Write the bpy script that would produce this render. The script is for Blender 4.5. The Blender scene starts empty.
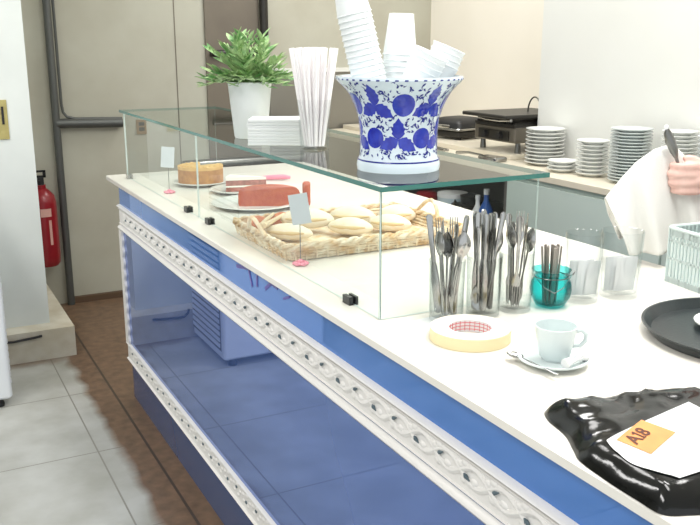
import bpy, math, random
from mathutils import Vector, Matrix, noise
PI = math.pi
sc = bpy.context.scene
COL = sc.collection
rnd = random.Random(7)

# ------------------------------------------------------------------ materials
def lin(c):
    return tuple((x/255/12.92 if x/255 <= .04045 else ((x/255+.055)/1.055)**2.4) for x in c)
def mat(name, rgb, rough=.5, metal=0., ior=1.5, var=None, vscale=8, bump=0., bscale=60, coat=0., spec=.5, sss=0., trans=0.):
    m = bpy.data.materials.new(name); m.use_nodes = True
    nt = m.node_tree; p = nt.nodes['Principled BSDF']
    c = lin(rgb)+(1,)
    p.inputs['Base Color'].default_value = c
    p.inputs['Roughness'].default_value = rough
    p.inputs['Metallic'].default_value = metal
    p.inputs['IOR'].default_value = ior
    p.inputs['Specular IOR Level'].default_value = spec
    p.inputs['Coat Weight'].default_value = coat
    p.inputs['Coat Roughness'].default_value = .04
    tc = nt.nodes.new('ShaderNodeTexCoord')
    if var:
        n = nt.nodes.new('ShaderNodeTexNoise'); n.inputs['Scale'].default_value = vscale; n.inputs['Detail'].default_value = 6
        nt.links.new(tc.outputs['Object'], n.inputs['Vector'])
        mx = nt.nodes.new('ShaderNodeMix'); mx.data_type = 'RGBA'
        rp = nt.nodes.new('ShaderNodeValToRGB'); rp.color_ramp.elements[0].position = .35; rp.color_ramp.elements[1].position = .65
        nt.links.new(n.outputs['Fac'], rp.inputs['Fac']); nt.links.new(rp.outputs['Color'], mx.inputs['Factor'])
        mx.inputs['A'].default_value = c; mx.inputs['B'].default_value = lin(var)+(1,)
        nt.links.new(mx.outputs['Result'], p.inputs['Base Color'])
    if bump:
        n2 = nt.nodes.new('ShaderNodeTexNoise'); n2.inputs['Scale'].default_value = bscale; n2.inputs['Detail'].default_value = 4
        nt.links.new(tc.outputs['Object'], n2.inputs['Vector'])
        b = nt.nodes.new('ShaderNodeBump'); b.inputs['Strength'].default_value = bump; b.inputs['Distance'].default_value = .01
        nt.links.new(n2.outputs['Fac'], b.inputs['Height']); nt.links.new(b.outputs['Normal'], p.inputs['Normal'])
    return m
def glass_mat(name, tint, ior=1.45, rough=.0, edge=None):
    """thin clear glass: Fresnel reflection on entry, slight absorption where the wall is seen edge-on"""
    m = bpy.data.materials.new(name); m.use_nodes = True
    nt = m.node_tree; nt.nodes.clear(); L = nt.links.new
    out = nt.nodes.new('ShaderNodeOutputMaterial'); mx = nt.nodes.new('ShaderNodeMixShader')
    t = nt.nodes.new('ShaderNodeBsdfTransparent'); t.inputs['Color'].default_value = tint+(1,)
    if edge:
        lw = nt.nodes.new('ShaderNodeLayerWeight'); lw.inputs['Blend'].default_value = .25
        mc = nt.nodes.new('ShaderNodeMix'); mc.data_type = 'RGBA'; mc.inputs['A'].default_value = tint+(1,); mc.inputs['B'].default_value = edge+(1,)
        L(lw.outputs['Facing'], mc.inputs['Factor']); L(mc.outputs['Result'], t.inputs['Color'])
    g = nt.nodes.new('ShaderNodeBsdfGlossy'); g.inputs['Roughness'].default_value = rough
    f = nt.nodes.new('ShaderNodeFresnel'); f.inputs['IOR'].default_value = ior
    ge = nt.nodes.new('ShaderNodeNewGeometry'); iv = nt.nodes.new('ShaderNodeMath'); iv.operation = 'SUBTRACT'; iv.inputs[0].default_value = 1
    ml = nt.nodes.new('ShaderNodeMath'); ml.operation = 'MULTIPLY'
    L(ge.outputs['Backfacing'], iv.inputs[1]); L(iv.outputs[0], ml.inputs[0]); L(f.outputs[0], ml.inputs[1])
    L(ml.outputs[0], mx.inputs[0]); L(t.outputs[0], mx.inputs[1]); L(g.outputs[0], mx.inputs[2])
    L(mx.outputs[0], out.inputs[0])
    return m
def floor_mat():
    m = mat('floor_tiles', (186,188,184), rough=.42, bump=.05, bscale=25)
    nt = m.node_tree; p = nt.nodes['Principled BSDF']; L = nt.links.new
    tc = nt.nodes.new('ShaderNodeTexCoord'); sx = nt.nodes.new('ShaderNodeSeparateXYZ'); L(tc.outputs['Object'], sx.inputs[0])
    def M(op, a, b=None):
        n = nt.nodes.new('ShaderNodeMath'); n.operation = op
        for i, v in enumerate((a, b)):
            if v is None: continue
            if isinstance(v, (int, float)): n.inputs[i].default_value = v
            else: L(v, n.inputs[i])
        return n.outputs[0]
    X, Y = sx.outputs['X'], sx.outputs['Y']
    def joint(c, o):
        d = M('ABSOLUTE', M('SUBTRACT', M('MODULO', M('ADD', M('SUBTRACT', c, o), 60.3), .6), .3))
        return M('LESS_THAN', d, .003)
    j = M('MAXIMUM', joint(X, .53), joint(Y, 3.075))
    nz = nt.nodes.new('ShaderNodeTexNoise'); nz.inputs['Scale'].default_value = 5; nz.inputs['Detail'].default_value = 8
    L(tc.outputs['Object'], nz.inputs['Vector'])
    nz2 = nt.nodes.new('ShaderNodeTexNoise'); nz2.inputs['Scale'].default_value = 22; nz2.inputs['Detail'].default_value = 8
    L(tc.outputs['Object'], nz2.inputs['Vector'])
    def mixc(f, a, b):
        n = nt.nodes.new('ShaderNodeMix'); n.data_type = 'RGBA'
        L(f, n.inputs['Factor'])
        for k, v in (('A', a), ('B', b)):
            if isinstance(v, tuple): n.inputs[k].default_value = lin(v)+(1,)
            else: L(v, n.inputs[k])
        return n.outputs['Result']
    ramp = nt.nodes.new('ShaderNodeMapRange'); ramp.inputs[1].default_value = .35; ramp.inputs[2].default_value = .68
    L(nz.outputs['Fac'], ramp.inputs[0])
    tile = mixc(ramp.outputs[0], (186,187,182), (164,164,156))
    tile = mixc(j, tile, (138,136,128))
    r2 = nt.nodes.new('ShaderNodeMapRange'); r2.inputs[1].default_value = .3; r2.inputs[2].default_value = .7
    L(nz2.outputs['Fac'], r2.inputs[0])
    brown = mixc(r2.outputs[0], (128,102,80), (98,78,62))
    jb = M('LESS_THAN', M('ABSOLUTE', M('SUBTRACT', X, .71)), .005)
    brown = mixc(jb, brown, (70,58,50))
    # worn brown concrete strip along the counter and at the back
    wob = M('MULTIPLY', M('SUBTRACT', nz.outputs['Fac'], .5), .16)
    bx = nt.nodes.new('ShaderNodeMapRange'); bx.inputs[1].default_value = .585; bx.inputs[2].default_value = .625
    L(M('ADD', X, M('MULTIPLY', wob, .5)), bx.inputs[0])
    by = nt.nodes.new('ShaderNodeMapRange'); by.inputs[1].default_value = 4.1; by.inputs[2].default_value = 4.2
    L(M('ADD', Y, wob), by.inputs[0])
    L(mixc(M('MAXIMUM', bx.outputs[0], by.outputs[0]), tile, brown), p.inputs['Base Color'])
    return m

M = {}
M['floor'] = floor_mat()
M['wall_taupe'] = mat('wall_taupe', (185,184,170), .75, var=(175,172,157), vscale=3, bump=.03, bscale=30)
M['wall_dark'] = mat('wall_dark', (118,110,98), .6, var=(106,98,88), vscale=3)
M['wall_cream'] = mat('wall_cream', (238,233,222), .7, var=(234,229,217), vscale=2)
M['wall_white'] = mat('wall_white', (228,229,225), .65, var=(225,226,221), vscale=2)
M['pillar'] = mat('pillar_white', (224,229,226), .6, var=(218,223,220), vscale=4)
M['plinth'] = mat('plinth_stone', (214,210,196), .6, var=(196,188,168), vscale=9)
M['pipe'] = mat('grey_pipe', (92,94,92), .45, .4)
M['baseboard'] = mat('brown_baseboard', (92,72,54), .6)
M['ceiling'] = mat('ceiling_white', (235,235,230), .8)
M['counter_top'] = mat('white_counter_top', (240,236,228), .22, var=(236,231,222), vscale=5)
M['blue_panel'] = mat('blue_glossy_panel', (96,126,196), .012, metal=.6, ior=1.9, var=(99,129,197), vscale=3)
M['blue_band'] = mat('blue_band', (74,128,206), .02, metal=.35, ior=1.9)
M['blue_base'] = mat('blue_kick', (72,90,130), .15)
M['frieze'] = mat('white_frieze', (230,227,224), .35, bump=.05, bscale=90)
M['hole_shade'] = mat('hole_shade_tone', (84,100,108), .6)  # shade inside the frieze and border holes, coloured onto solid pieces
M['purple'] = mat('purple_marks', (92,84,168), .3)
M['glass'] = glass_mat('case_glass', (.975,.99,.985))
M['glass_edge'] = mat('glass_edge', (66,122,114), .12, ior=1.5)
M['glass_top'] = glass_mat('case_top_glass', (.90,.95,.93), 1.5)
M['tumbler'] = glass_mat('tumbler_glass', (.98,.985,.985), 1.5, edge=(.70,.75,.75))
M['teal_glass'] = glass_mat('teal_glass', (.42,.87,.87), 1.5, edge=(.08,.5,.52))
M['glass_edge_pale'] = mat('glass_edge_pale', (214,226,222), .15)
M['straw_glass'] = glass_mat('straw_glass', (.99,.99,.99), 1.4, edge=(.88,.9,.9))
M['tumbler_wide'] = glass_mat('tumbler_wide', (.985,.99,.99), 1.5, edge=(.78,.82,.82))
M['clip'] = mat('black_clip', (40,42,44), .35)
M['porcelain'] = mat('porcelain', (222,234,244), .12, coat=.5)
M['cobalt'] = mat('cobalt_paint', (28,40,164), .15, var=(44,62,184), vscale=60, coat=.4)
M['navy'] = mat('navy_paint', (38,48,138), .2)
M['paper_cup'] = mat('paper_cup', (240,244,244), .55)
M['white_paper'] = mat('white_paper', (228,230,230), .7)
M['pot_white'] = mat('pot_white', (228,232,232), .35)
M['leaf'] = mat('leaf_green', (96,150,88), .45, var=(190,212,156), vscale=30)
M['soil'] = mat('soil', (70,54,42), .9)
M['straw'] = mat('straw_white', (250,246,247), .5)
M['steel'] = mat('steel', (176,176,174), .2, 1.)
M['steel_dark'] = mat('steel_dark', (130,130,128), .3, 1.)
M['plate'] = mat('plate_white', (232,234,230), .18)
M['plate_grey'] = mat('plate_grey', (206,214,212), .2)
M['cup_china'] = mat('cup_china', (216,226,226), .12)
M['cake_tan'] = mat('cake_tan', (196,140,78), .7, var=(172,112,58), vscale=40, bump=.1)
M['cake_top'] = mat('cake_top', (232,190,120), .6, var=(218,170,98), vscale=30)
M['cake_red'] = mat('cake_red', (176,66,34), .6, var=(190,92,50), vscale=50, bump=.2, bscale=90)
M['cake_cream'] = mat('cake_cream', (244,238,226), .5)
M['cake_brown'] = mat('cake_brown', (140,82,66), .7, var=(186,112,98), vscale=60)
M['pink'] = mat('pink_plastic', (236,136,160), .35)
M['tagcard'] = mat('tag_card', (206,210,214), .5)
M['wicker'] = mat('wicker', (214,178,130), .65, var=(242,230,206), vscale=34)
M['bread'] = mat('bread', (236,220,192), .75, var=(242,232,214), vscale=14, bump=.05)
M['crumb'] = mat('bread_crumb', (222,196,150), .8)
M['pastry'] = mat('pastry', (200,110,70), .6, var=(226,150,100), vscale=30)
M['wood'] = mat('light_wood', (238,216,180), .6)
M['stick'] = mat('grey_wood', (150,142,134), .6)
M['tape_side'] = mat('tape_yellow', (236,222,178), .5)
M['tape_top'] = mat('tape_top', (244,236,222), .6)
M['red'] = mat('red_print', (214,74,84), .5)
M['plastic_box'] = mat('grey_plastic', (206,220,218), .3)
M['tray'] = mat('black_tray', (38,46,48), .3, bump=.05, bscale=200)
M['bag'] = mat('black_plastic', (10,11,12), .13, bump=.06, bscale=40, spec=.45)
M['orange'] = mat('orange_label', (236,158,88), .55, var=(228,146,82), vscale=30)
M['ink'] = mat('ink', (92,40,20), .6)
M['greyink'] = mat('grey_ink', (170,172,172), .6)
M['ext_red'] = mat('extinguisher_red', (138,26,36), .3)
M['tag_pink'] = mat('sticker_pink', (206,160,150), .5)
M['black'] = mat('black_rubber', (30,30,32), .5)
M['yellow'] = mat('yellow_plate', (180,168,108), .5, var=(166,154,96), vscale=40)
M['brown_plate'] = mat('brown_plate', (146,118,84), .5)
M['fridge'] = mat('fridge_white', (232,235,236), .3)
M['steel_sheet'] = mat('steel_sheet', (150,148,142), .38, .7)
M['grill_body'] = mat('grill_body', (120,114,104), .35, .6)
M['grill_dark'] = mat('grill_dark', (44,42,38), .4, .2)
M['door_green'] = mat('cabinet_greygreen', (196,210,204), .4)
M['shelf_dark'] = mat('shelf_dark', (96,92,88), .6)
M['back_top'] = mat('back_top', (224,216,198), .35)
M['blue_thing'] = mat('blue_plastic', (40,86,160), .4)
M['pale_blue'] = mat('pale_blue_plastic', (196,212,218), .4)
M['skin'] = mat('skin', (228,192,180), .5, var=(224,180,168), vscale=18)
M['shirt'] = mat('white_shirt', (226,226,222), .8)
M['towel'] = mat('white_towel', (228,227,222), .9, bump=.15, bscale=300)
M['trouser'] = mat('dark_trouser', (52,54,62), .8)
M['hair'] = mat('dark_hair', (52,40,34), .6)
M['eye'] = mat('eye_white', (238,238,236), .3)
M['lip'] = mat('lip', (190,110,104), .5)
M['lamp_metal'] = mat('lamp_metal', (220,220,220), .5)

# ------------------------------------------------------------------ mesh helper
class MB:
    def __init__(s): s.v = []; s.f = []; s.mi = []; s.i = 0
    def add(s, vs, fs, mi=None):
        o = len(s.v); s.v += [tuple(v) for v in vs]
        for f in fs: s.f.append([o+k for k in f]); s.mi.append(s.i if mi is None else mi)
        return s
    def box(s, x0, x1, y0, y1, z0, z1, mi=None, M4=None):
        vs = [Vector((x, y, z)) for x in (x0, x1) for y in (y0, y1) for z in (z0, z1)]
        if M4 is not None: vs = [M4 @ v for v in vs]
        return s.add(vs, [(0,1,3,2),(4,6,7,5),(0,4,5,1),(2,3,7,6),(0,2,6,4),(1,5,7,3)], mi)
    def rbox(s, x0, x1, y0, y1, z0, z1, r=.004, n=4, M4=None, mi=None):
        # rounded in plan, small chamfer at top and bottom
        def ring(ins, z):
            a0, a1, b0, b1 = x0+ins, x1-ins, y0+ins, y1-ins; rr = max(r-ins, r*.3); out = []
            for cx, cy, a in ((a1-rr, b1-rr, 0), (a0+rr, b1-rr, PI/2), (a0+rr, b0+rr, PI), (a1-rr, b0+rr, 1.5*PI)):
                for k in range(n+1):
                    t = a+PI/2*k/n; out.append(Vector((cx+rr*math.cos(t), cy+rr*math.sin(t), z)))
            return out
        c = min(r*.5, (z1-z0)*.25)
        rings = [ring(c, z0), ring(0, z0+c), ring(0, z1-c), ring(c, z1)]
        return s.loft(rings, True, True, M4, mi)
    def loft(s, rings, cap0=False, cap1=False, M4=None, mi=None, closed=True):
        n = len(rings[0]); vs = [v for r in rings for v in r]
        if M4 is not None: vs = [M4 @ Vector(v) for v in vs]
        fs = []
        for i in range(len(rings)-1):
            for k in range(n if closed else n-1):
                k2 = (k+1) % n; fs.append((i*n+k, i*n+k2, (i+1)*n+k2, (i+1)*n+k))
        if cap0: fs.append(tuple(reversed(range(n))))
        if cap1: fs.append(tuple(range((len(rings)-1)*n, len(rings)*n)))
        return s.add(vs, fs, mi)
    def lathe(s, prof, n=32, M4=None, mi=None, close=False, cap=True):
        rings = [[Vector((r*math.cos(2*PI*k/n), r*math.sin(2*PI*k/n), z)) for k in range(n)] for r, z in prof]
        if close: rings.append(rings[0])
        return s.loft(rings, cap and (not close) and prof[0][0] > 1e-6, cap and (not close) and prof[-1][0] > 1e-6, M4, mi)
    def tube(s, pts, r, n=8, M4=None, mi=None):
        pts = [Vector(p) for p in pts]; rings = []
        rs = r if isinstance(r, (list, tuple)) else [r]*len(pts)
        up = Vector((0, 0, 1)); prev = None
        for i, p in enumerate(pts):
            t = (pts[min(i+1, len(pts)-1)]-pts[max(i-1, 0)])
            if t.length < 1e-9: t = Vector((0, 0, 1))
            t.normalize()
            if prev is None:
                a = t.cross(up if abs(t.z) < .95 else Vector((1, 0, 0))).normalized()
            else:
                a = (prev-t*prev.dot(t)).normalized()
            b = t.cross(a); prev = a
            rings.append([p+(a*math.cos(2*PI*k/n)+b*math.sin(2*PI*k/n))*rs[i] for k in range(n)])
        return s.loft(rings, True, True, M4, mi)
    def sphere(s, c, rx, ry, rz, nu=16, nv=10, mi=None, fn=None):
        c = Vector(c); rings = []
        for j in range(nv+1):
            ph = PI*j/nv-PI/2; rr = max(math.cos(ph), 1e-3)
            ring = []
            for k in range(nu):
                d = Vector((rr*math.cos(2*PI*k/nu)*rx, rr*math.sin(2*PI*k/nu)*ry, math.sin(ph)*rz))
                if fn: d = fn(d)
                ring.append(c+d)
            rings.append(ring)
        return s.loft(rings, True, True, None, mi)
    def prism(s, poly, z0, z1, M4=None, mi=None):
        return s.loft([[Vector((x, y, z0)) for x, y in poly], [Vector((x, y, z1)) for x, y in poly]], True, True, M4, mi)
    def build(s, name, m, parent=None, smooth=True, loc=None, rot=None, auto=40):
        me = bpy.data.meshes.new(name); me.from_pydata(s.v, [], s.f); me.update()
        ms = m if isinstance(m, (list, tuple)) else [m]
        for x in ms: me.materials.append(x)
        for p, i in zip(me.polygons, s.mi): p.material_index = i
        if smooth:
            me.polygons.foreach_set('use_smooth', [True]*len(me.polygons))
            try: me.set_sharp_from_angle(angle=math.radians(auto))
            except Exception: pass
        o = bpy.data.objects.new(name, me); COL.objects.link(o)
        if parent: o.parent = parent
        if loc is not None: o.location = loc
        if rot is not None: o.rotation_euler = rot
        return o
def tag(o, label=None, cat=None, group=None, kind=None):
    if label: o['label'] = label
    if cat: o['category'] = cat
    if group: o['group'] = group
    if kind: o['kind'] = kind
    return o
def empty(name, loc, label, cat, rz=0, group=None):
    o = bpy.data.objects.new(name, None); COL.objects.link(o); o.empty_display_size = .05
    o.location = loc; o.rotation_euler = (0, 0, rz); return tag(o, label, cat, group)
def struct(o): o['kind'] = 'structure'; return o
def dup(src, loc, rz=None, label=None, group=None, quat=None):
    c = src.copy(); COL.objects.link(c); c.location = loc
    if quat is not None: c.rotation_mode = 'QUATERNION'; c.rotation_quaternion = quat
    elif rz is not None: c.rotation_euler = (0, 0, rz)
    if label: c['label'] = label
    if group: c['group'] = group
    for ch in list(src.children):
        d = ch.copy(); COL.objects.link(d); d.parent = c
        for g in list(ch.children):
            e = g.copy(); COL.objects.link(e); e.parent = d
    return c
ORD = ['first','second','third','fourth','fifth','sixth','seventh','eighth','ninth','tenth','eleventh','twelfth','thirteenth','fourteenth','fifteenth','sixteenth','seventeenth','eighteenth']
def ordn(k, n): return 'bottom' if k == 0 else ('topmost' if k == n-1 else ORD[k]+' from the bottom')
CT = .95                 # counter height
GT = 1.227               # top face of the glass case
SL = .975                # raised slab on the back counter

# ------------------------------------------------------------------ setting
struct(MB().box(-4.5, 3.4, -2.5, 5.2, -.1, 0).build('floor', M['floor'], smooth=False))
struct(MB().box(-4.5, 3.4, 5.1, 5.2, 0, 2.9).build('wall_back', M['wall_taupe'], smooth=False))
struct(MB().box(3.27, 3.4, 3.28, 5.1, 0, 2.9).build('wall_side', M['wall_cream'], smooth=False))
struct(MB().box(2.72, 3.4, -2.5, 3.28, 0, 2.9).build('wall_right', M['wall_white'], smooth=False))
struct(MB().box(-4.5, 3.4, -2.5, 5.2, 2.9, 3.0).build('ceiling', M['ceiling'], smooth=False))
struct(MB().box(-4.6, -4.5, 1.5, 5.2, 0, 2.9).build('wall_left', M['wall_white'], smooth=False))
struct(MB().box(.79, 1.5, 5.07, 5.1, 0, .036).build('baseboard_back', M['baseboard'], smooth=False))
struct(MB().box(1.497, 1.502, 5.097, 5.1, .06, 2.9).build('trim_1', M['wall_dark'], smooth=False))
# pillar on its stone plinth
struct(MB().box(-1.0, .557, 4.29, 5.1, .15, 2.9).build('trim_2', M['pillar'], smooth=False))
pl = MB().box(-1.0, .655, 4.18, 5.1, 0, .15)
struct(pl.build('trim_3', M['plinth'], smooth=False))
# dark door panel of the back closure with its post
d = MB().box(1.68, 2.02, 5.085, 5.1, .0, 2.9); struct(d.build('door_1', M['wall_dark'], smooth=False))
# pipe frames on the back wall
t = MB()
t.tube([(.787, 5.06, 0), (.787, 5.06, 2.9)], .021, 12)
t.tube([(.787, 5.06, 1.055), (1.152, 5.06, 1.045)], .027, 12)
t.tube([(.822, 5.06, 1.16), (.828, 5.06, 1.115), (.846, 5.06, 1.09), (.89, 5.06, 1.078), (1.152, 5.06, 1.070)], .008, 8)
t.tube([(.822, 5.06, 1.16), (.820, 5.06, 2.9)], .008, 8)
tag(t.build('pipe_frame', M['pipe']), 'grey metal pipe with a side branch standing against the taupe back wall', 'pipe')
t = MB(); t.tube([(2.045, 5.06, 1.50), (2.045, 5.06, 2.9)], .026, 12); t.tube([(2.045, 5.06, 1.50), (2.02, 5.06, 1.45), (1.95, 5.06, 1.43), (1.70, 5.06, 1.43)], .02, 10)
tag(t.build('frame_post', M['grill_dark']), 'dark metal post with a bent foot on the back wall above the potted plant', 'post')
t = MB(); t.tube([(1.5, 5.05, .77), (2.3, 5.05, .77)], .035, 12)
tag(t.build('wall_rail', M['steel_dark']), 'dark horizontal rail on the back wall behind the cakes', 'rail')
ss = empty('splash_panel', (2.6, 5.078, .95), 'grey steel splash panel with a pale cap on the back wall behind the straws', 'panel')
MB().box(-.52, .67, -.006, .02, -.35, .36).build('sheet', M['steel_sheet'], ss, smooth=False)
MB().box(-.52, .67, -.02, .02, .36, .385).build('cap', M['wall_white'], ss, smooth=False)
# cable along the plinth
t = MB(); t.tube([(.31, 4.172, .155), (.315, 4.172, .135), (.335, 4.172, .118), (.37, 4.172, .115), (.47, 4.172, .122), (.50, 4.172, .126)], .006, 8)
tag(t.build('cable', M['black']), 'short black cable clipped along the front of the white plinth', 'cable')
# switch plates
sw = empty('wall_switch', (.43, 4.29, 1.06), 'yellowish switch plate on the white pillar at the far left', 'switch')
MB().rbox(-.05, .024, -.008, 0, 0, .18, .003).build('plate', M['yellow'], sw)
MB().box(-.002, .008, -.012, -.008, .07, .15).build('rocker', M['black'], sw, smooth=False)
w2 = empty('wall_socket', (1.27, 5.1, .97), 'small brownish socket plate on the back wall behind the far glass end', 'socket')
MB().rbox(-.03, .03, -.01, 0, 0, .085, .003).build('plate', M['brown_plate'], w2)
MB().box(-.016, .016, -.014, -.01, .02, .04).build('outlet', M['black'], w2, smooth=False)
MB().box(-.016, .016, -.014, -.01, .05, .07).build('outlet', M['black'], w2, smooth=False)

# fire extinguisher on the back wall
e = empty('fire_extinguisher', (.665, 4.985, .27), 'red fire extinguisher with black hose hanging on the back wall beside the pillar', 'fire extinguisher')
MB().lathe([(.001, 0), (.06, .002), (.072, .02), (.074, .06), (.074, .36), (.066, .40), (.04, .43), (.026, .44), (.026, .46), (.001, .46)], 28).build('cylinder', M['ext_red'], e)
lb = MB()
for z0, z1, a0, a1 in ((.29, .335, -1.9, -1.1), (.13, .27, -1.35, -1.15)):
    n_ = 8; lb.loft([[Vector((r*math.cos(a0+(a1-a0)*q/n_), r*math.sin(a0+(a1-a0)*q/n_), z)) for q in range(n_+1)] for r, z in ((.0742, z0), (.0748, z0), (.0748, z1), (.0742, z1))], closed=False)
lb.build('label_sticker', M['tag_pink'], e)
v = MB().box(-.016, .016, -.016, .016, .458, .50); v.box(-.07, .03, -.008, .008, .50, .512); v.box(-.06, .03, -.008, .008, .53, .54); v.box(.015, .03, -.008, .008, .50, .54)
v.build('valve_handle', M['black'], e, smooth=False)
MB().tube([(-.01, -.02, .48), (-.055, -.055, .50), (-.085, -.05, .42), (-.088, -.02, .25), (-.085, -.01, .14)], .009, 8).build('hose', M['black'], e)
MB().box(-.03, .03, .07, .115, .30, .34).build('wall_bracket', M['steel_dark'], e, smooth=False)

# white fridge, left of frame with its slatted side toward the counter
fr = empty('fridge', (.042, 3.92, 0), 'white appliance on black feet at the left edge in front of the plinth', 'fridge')
MB().rbox(-.26, .26, -.255, .215, .035, .85, .02, 5).build('body', M['fridge'], fr)
s_ = MB()
for k in range(24):
    z = .09+k*.03
    s_.box(.258, .2645, -.21, .20, z, z+.017, M4=None)
MB().box(.2575, .2602, -.225, .205, .075, .80).build('slat_gap_shade', M['shelf_dark'], fr, smooth=False)  # dark sheet standing in for the shade between the slats
s_.build('vent_slats', M['fridge'], fr, smooth=False)
for x in (-.22, .205):
    for y in (-.22, .18):
        MB().lathe([(.001, 0), (.022, 0), (.022, .012), (.014, .036), (.001, .036)], 14).build('foot', M['black'], fr, loc=(x, y, 0))

# ------------------------------------------------------------------ display counter
XF = .769; Y0, Y1 = -.6, 3.535
dc = empty('display_counter', (1.22, 1.5, 0), 'long blue panelled shop counter with white ornamental borders', 'counter')
ox, oy = 1.22, 1.5
def rel(mb):
    mb.v = [(x-ox, y-oy, z) for x, y, z in mb.v]; return mb
rel(MB().box(XF+.05, 1.66, Y0, Y1, 0.0, .93)).build('carcass', M['blue_base'], dc, smooth=False)
rel(MB().box(XF+.012, XF+.05, Y0, Y1, .0, .19)).build('kickboard', M['blue_base'], dc, smooth=False)
rel(MB().box(XF+.001, XF+.05, Y0, Y1-.02, .19, .80)).build('front_panel', M['blue_panel'], dc, smooth=False)
rel(MB().box(XF+.004, XF+.05, Y0, Y1, .80, .93)).build('upper_band', M['blue_band'], dc, smooth=False)
wt = tag(MB().rbox(.757, 1.677, Y0-.02, 3.695, .93, .95, .006, 4).build('worktop', M['counter_top']), 'long white worktop lying on the blue counter', 'worktop')
# upper frieze: moulded rails with a carved scroll between
fz = MB()
def rail(mb, z0, z1, x0, x1, ya, yb):
    n = 6
    prof = [(x1, z0)]+[(x1-(x1-x0)*math.sin(PI*k/n), z0+(z1-z0)*k/n) for k in range(n+1)]+[(x1, z1)]
    mb.loft([[Vector((x, ya, z)) for x, z in prof], [Vector((x, yb, z)) for x, z in prof]], True, True)
rail(fz, .741, .772, XF-.012, XF+.012, Y0, Y1); rail(fz, .772, .778, XF-.006, XF+.012, Y0, Y1)
rail(fz, .838, .854, XF-.012, XF+.012, Y0, Y1); rail(fz, .832, .838, XF-.006, XF+.012, Y0, Y1)
fz.box(XF-.001, XF+.012, Y0, Y1, .77, .84)
frz = rel(fz).build('upper_frieze', M['frieze'], dc)
sc_ = MB(); hole_shade0 = None
P = .1565; yA = -.35; y = yA; pts1 = []; pts2 = []
N = int((Y1-.05-yA)/.011)
for i in range(N):
    yy = yA+i*.011; ph = 2*PI*(yy-.995)/P
    pts1.append((XF-.003, yy, .809+.016*math.sin(ph))); pts2.append((XF-.003, yy, .809-.016*math.sin(ph)))
sc_.tube([(x+.0055, y, z) for x, y, z in pts1], .0075, 8); sc_.tube([(x+.0055, y, z) for x, y, z in pts2], .0075, 8)
k = 0; yy = .92-.08*14
while yy < Y1-.06:
    up = k % 2
    # acanthus lobes round each node
    for a in (-2.6, -1.9, -1.2, .6, 1.3, 2.0):
        cy, cz = yy+.024*math.cos(a), .809+.016*math.sin(a)
        sc_.sphere((XF+.001, cy, cz), .006, .013, .008, 8, 5)
    sg = 1 if up else -1
    if k < 2:
        hole_shade0 = [None, None] if k == 0 else hole_shade0
        hole_shade0[k] = MB().tube([(0, -.010, .009*sg), (-.001, 0, .004*sg), (0, .006, .002*sg)], [.001, .0042, .0015], 6).build('pierced_hole_shade', M['hole_shade'], dc, loc=(XF-.0035-ox, yy-oy, .809))
    elif yy > .3:
        c_ = hole_shade0[k % 2].copy(); COL.objects.link(c_); c_.parent = dc; c_.location = (XF-.0035-ox, yy-oy, .809)
    yy += .0785; k += 1
rel(sc_).build('scroll_carving', M['frieze'], dc)
lf = MB(); rail(lf, .177, .19, XF-.010, XF+.012, Y0, Y1); rail(lf, .247, .261, XF-.010, XF+.012, Y0, Y1); lf.box(XF-.002, XF+.012, Y0, Y1, .185, .25)
rel(lf).build('lower_border', M['frieze'], dc)
l2 = MB(); yy = .0; k = 0; lh0 = None
while yy < Y1-.05:
    if lh0 is None: lh0 = MB().sphere((0, 0, 0), .003, .007, .005, 8, 5).build('border_hole_shade', M['hole_shade'], dc); c_ = lh0
    else: c_ = lh0.copy(); COL.objects.link(c_); c_.parent = dc
    c_.location = (XF-.003-ox, yy-oy, .219+.006*(-1)**k)
    for a in range(5): l2.sphere((XF+.0005, yy+.028*math.cos(a*1.26+.5), .219+.016*math.sin(a*1.26+.5)), .006, .011, .007, 8, 5)
    yy += .0785; k += 1
rel(l2).build('border_carving', M['frieze'], dc)
vb = MB()
ring0 = []
for i in range(61):
    z = .26+(.745-.26)*i/60; w = .048+.006*math.sin(i*1.05)
    ring0.append([Vector((XF-.008, Y1-w, z)), Vector((XF-.008, Y1, z)), Vector((XF+.03, Y1, z)), Vector((XF+.03, Y1-w, z))])
vb.loft(ring0, True, True); rel(vb).build('end_border', M['frieze'], dc)
# purple marks on the blue band
def to_mesh_text(txt, size, ext):
    c = bpy.data.curves.new('strokes', 'FONT'); c.body = txt; c.size = size; c.extrude = ext; c.offset = .0006; c.align_x = 'LEFT'
    o = bpy.data.objects.new('strokes', c); COL.objects.link(o)
    bpy.context.view_layer.update()
    dg = bpy.context.evaluated_depsgraph_get(); me = bpy.data.meshes.new_from_object(o.evaluated_get(dg))
    vs = [v.co.copy() for v in me.vertices]; fs = [tuple(p.vertices) for p in me.polygons]
    bpy.data.objects.remove(o); bpy.data.curves.remove(c); bpy.data.meshes.remove(me)
    return vs, fs
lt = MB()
def flush_mark():
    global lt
    rel(lt).build('strokes', M['purple'], dc, smooth=False)['label'] = 'purple strokes on the blue band'; lt = MB()
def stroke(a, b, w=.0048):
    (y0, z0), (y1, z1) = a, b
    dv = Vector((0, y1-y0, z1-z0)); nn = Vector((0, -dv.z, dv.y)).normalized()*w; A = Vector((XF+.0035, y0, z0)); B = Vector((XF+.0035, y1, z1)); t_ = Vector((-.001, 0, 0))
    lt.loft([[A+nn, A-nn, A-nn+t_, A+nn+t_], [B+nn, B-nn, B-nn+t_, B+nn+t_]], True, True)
stroke((2.15, .909), (2.06, .924)); stroke((2.06, .924), (2.035, .880)); flush_mark(); stroke((2.0, .928), (2.0, .889), .005); flush_mark()
stroke((1.945, .897), (1.905, .922)); stroke((1.905, .922), (1.865, .920)); flush_mark(); stroke((1.83, .902), (1.79, .917), .003)
flush_mark()

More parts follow.
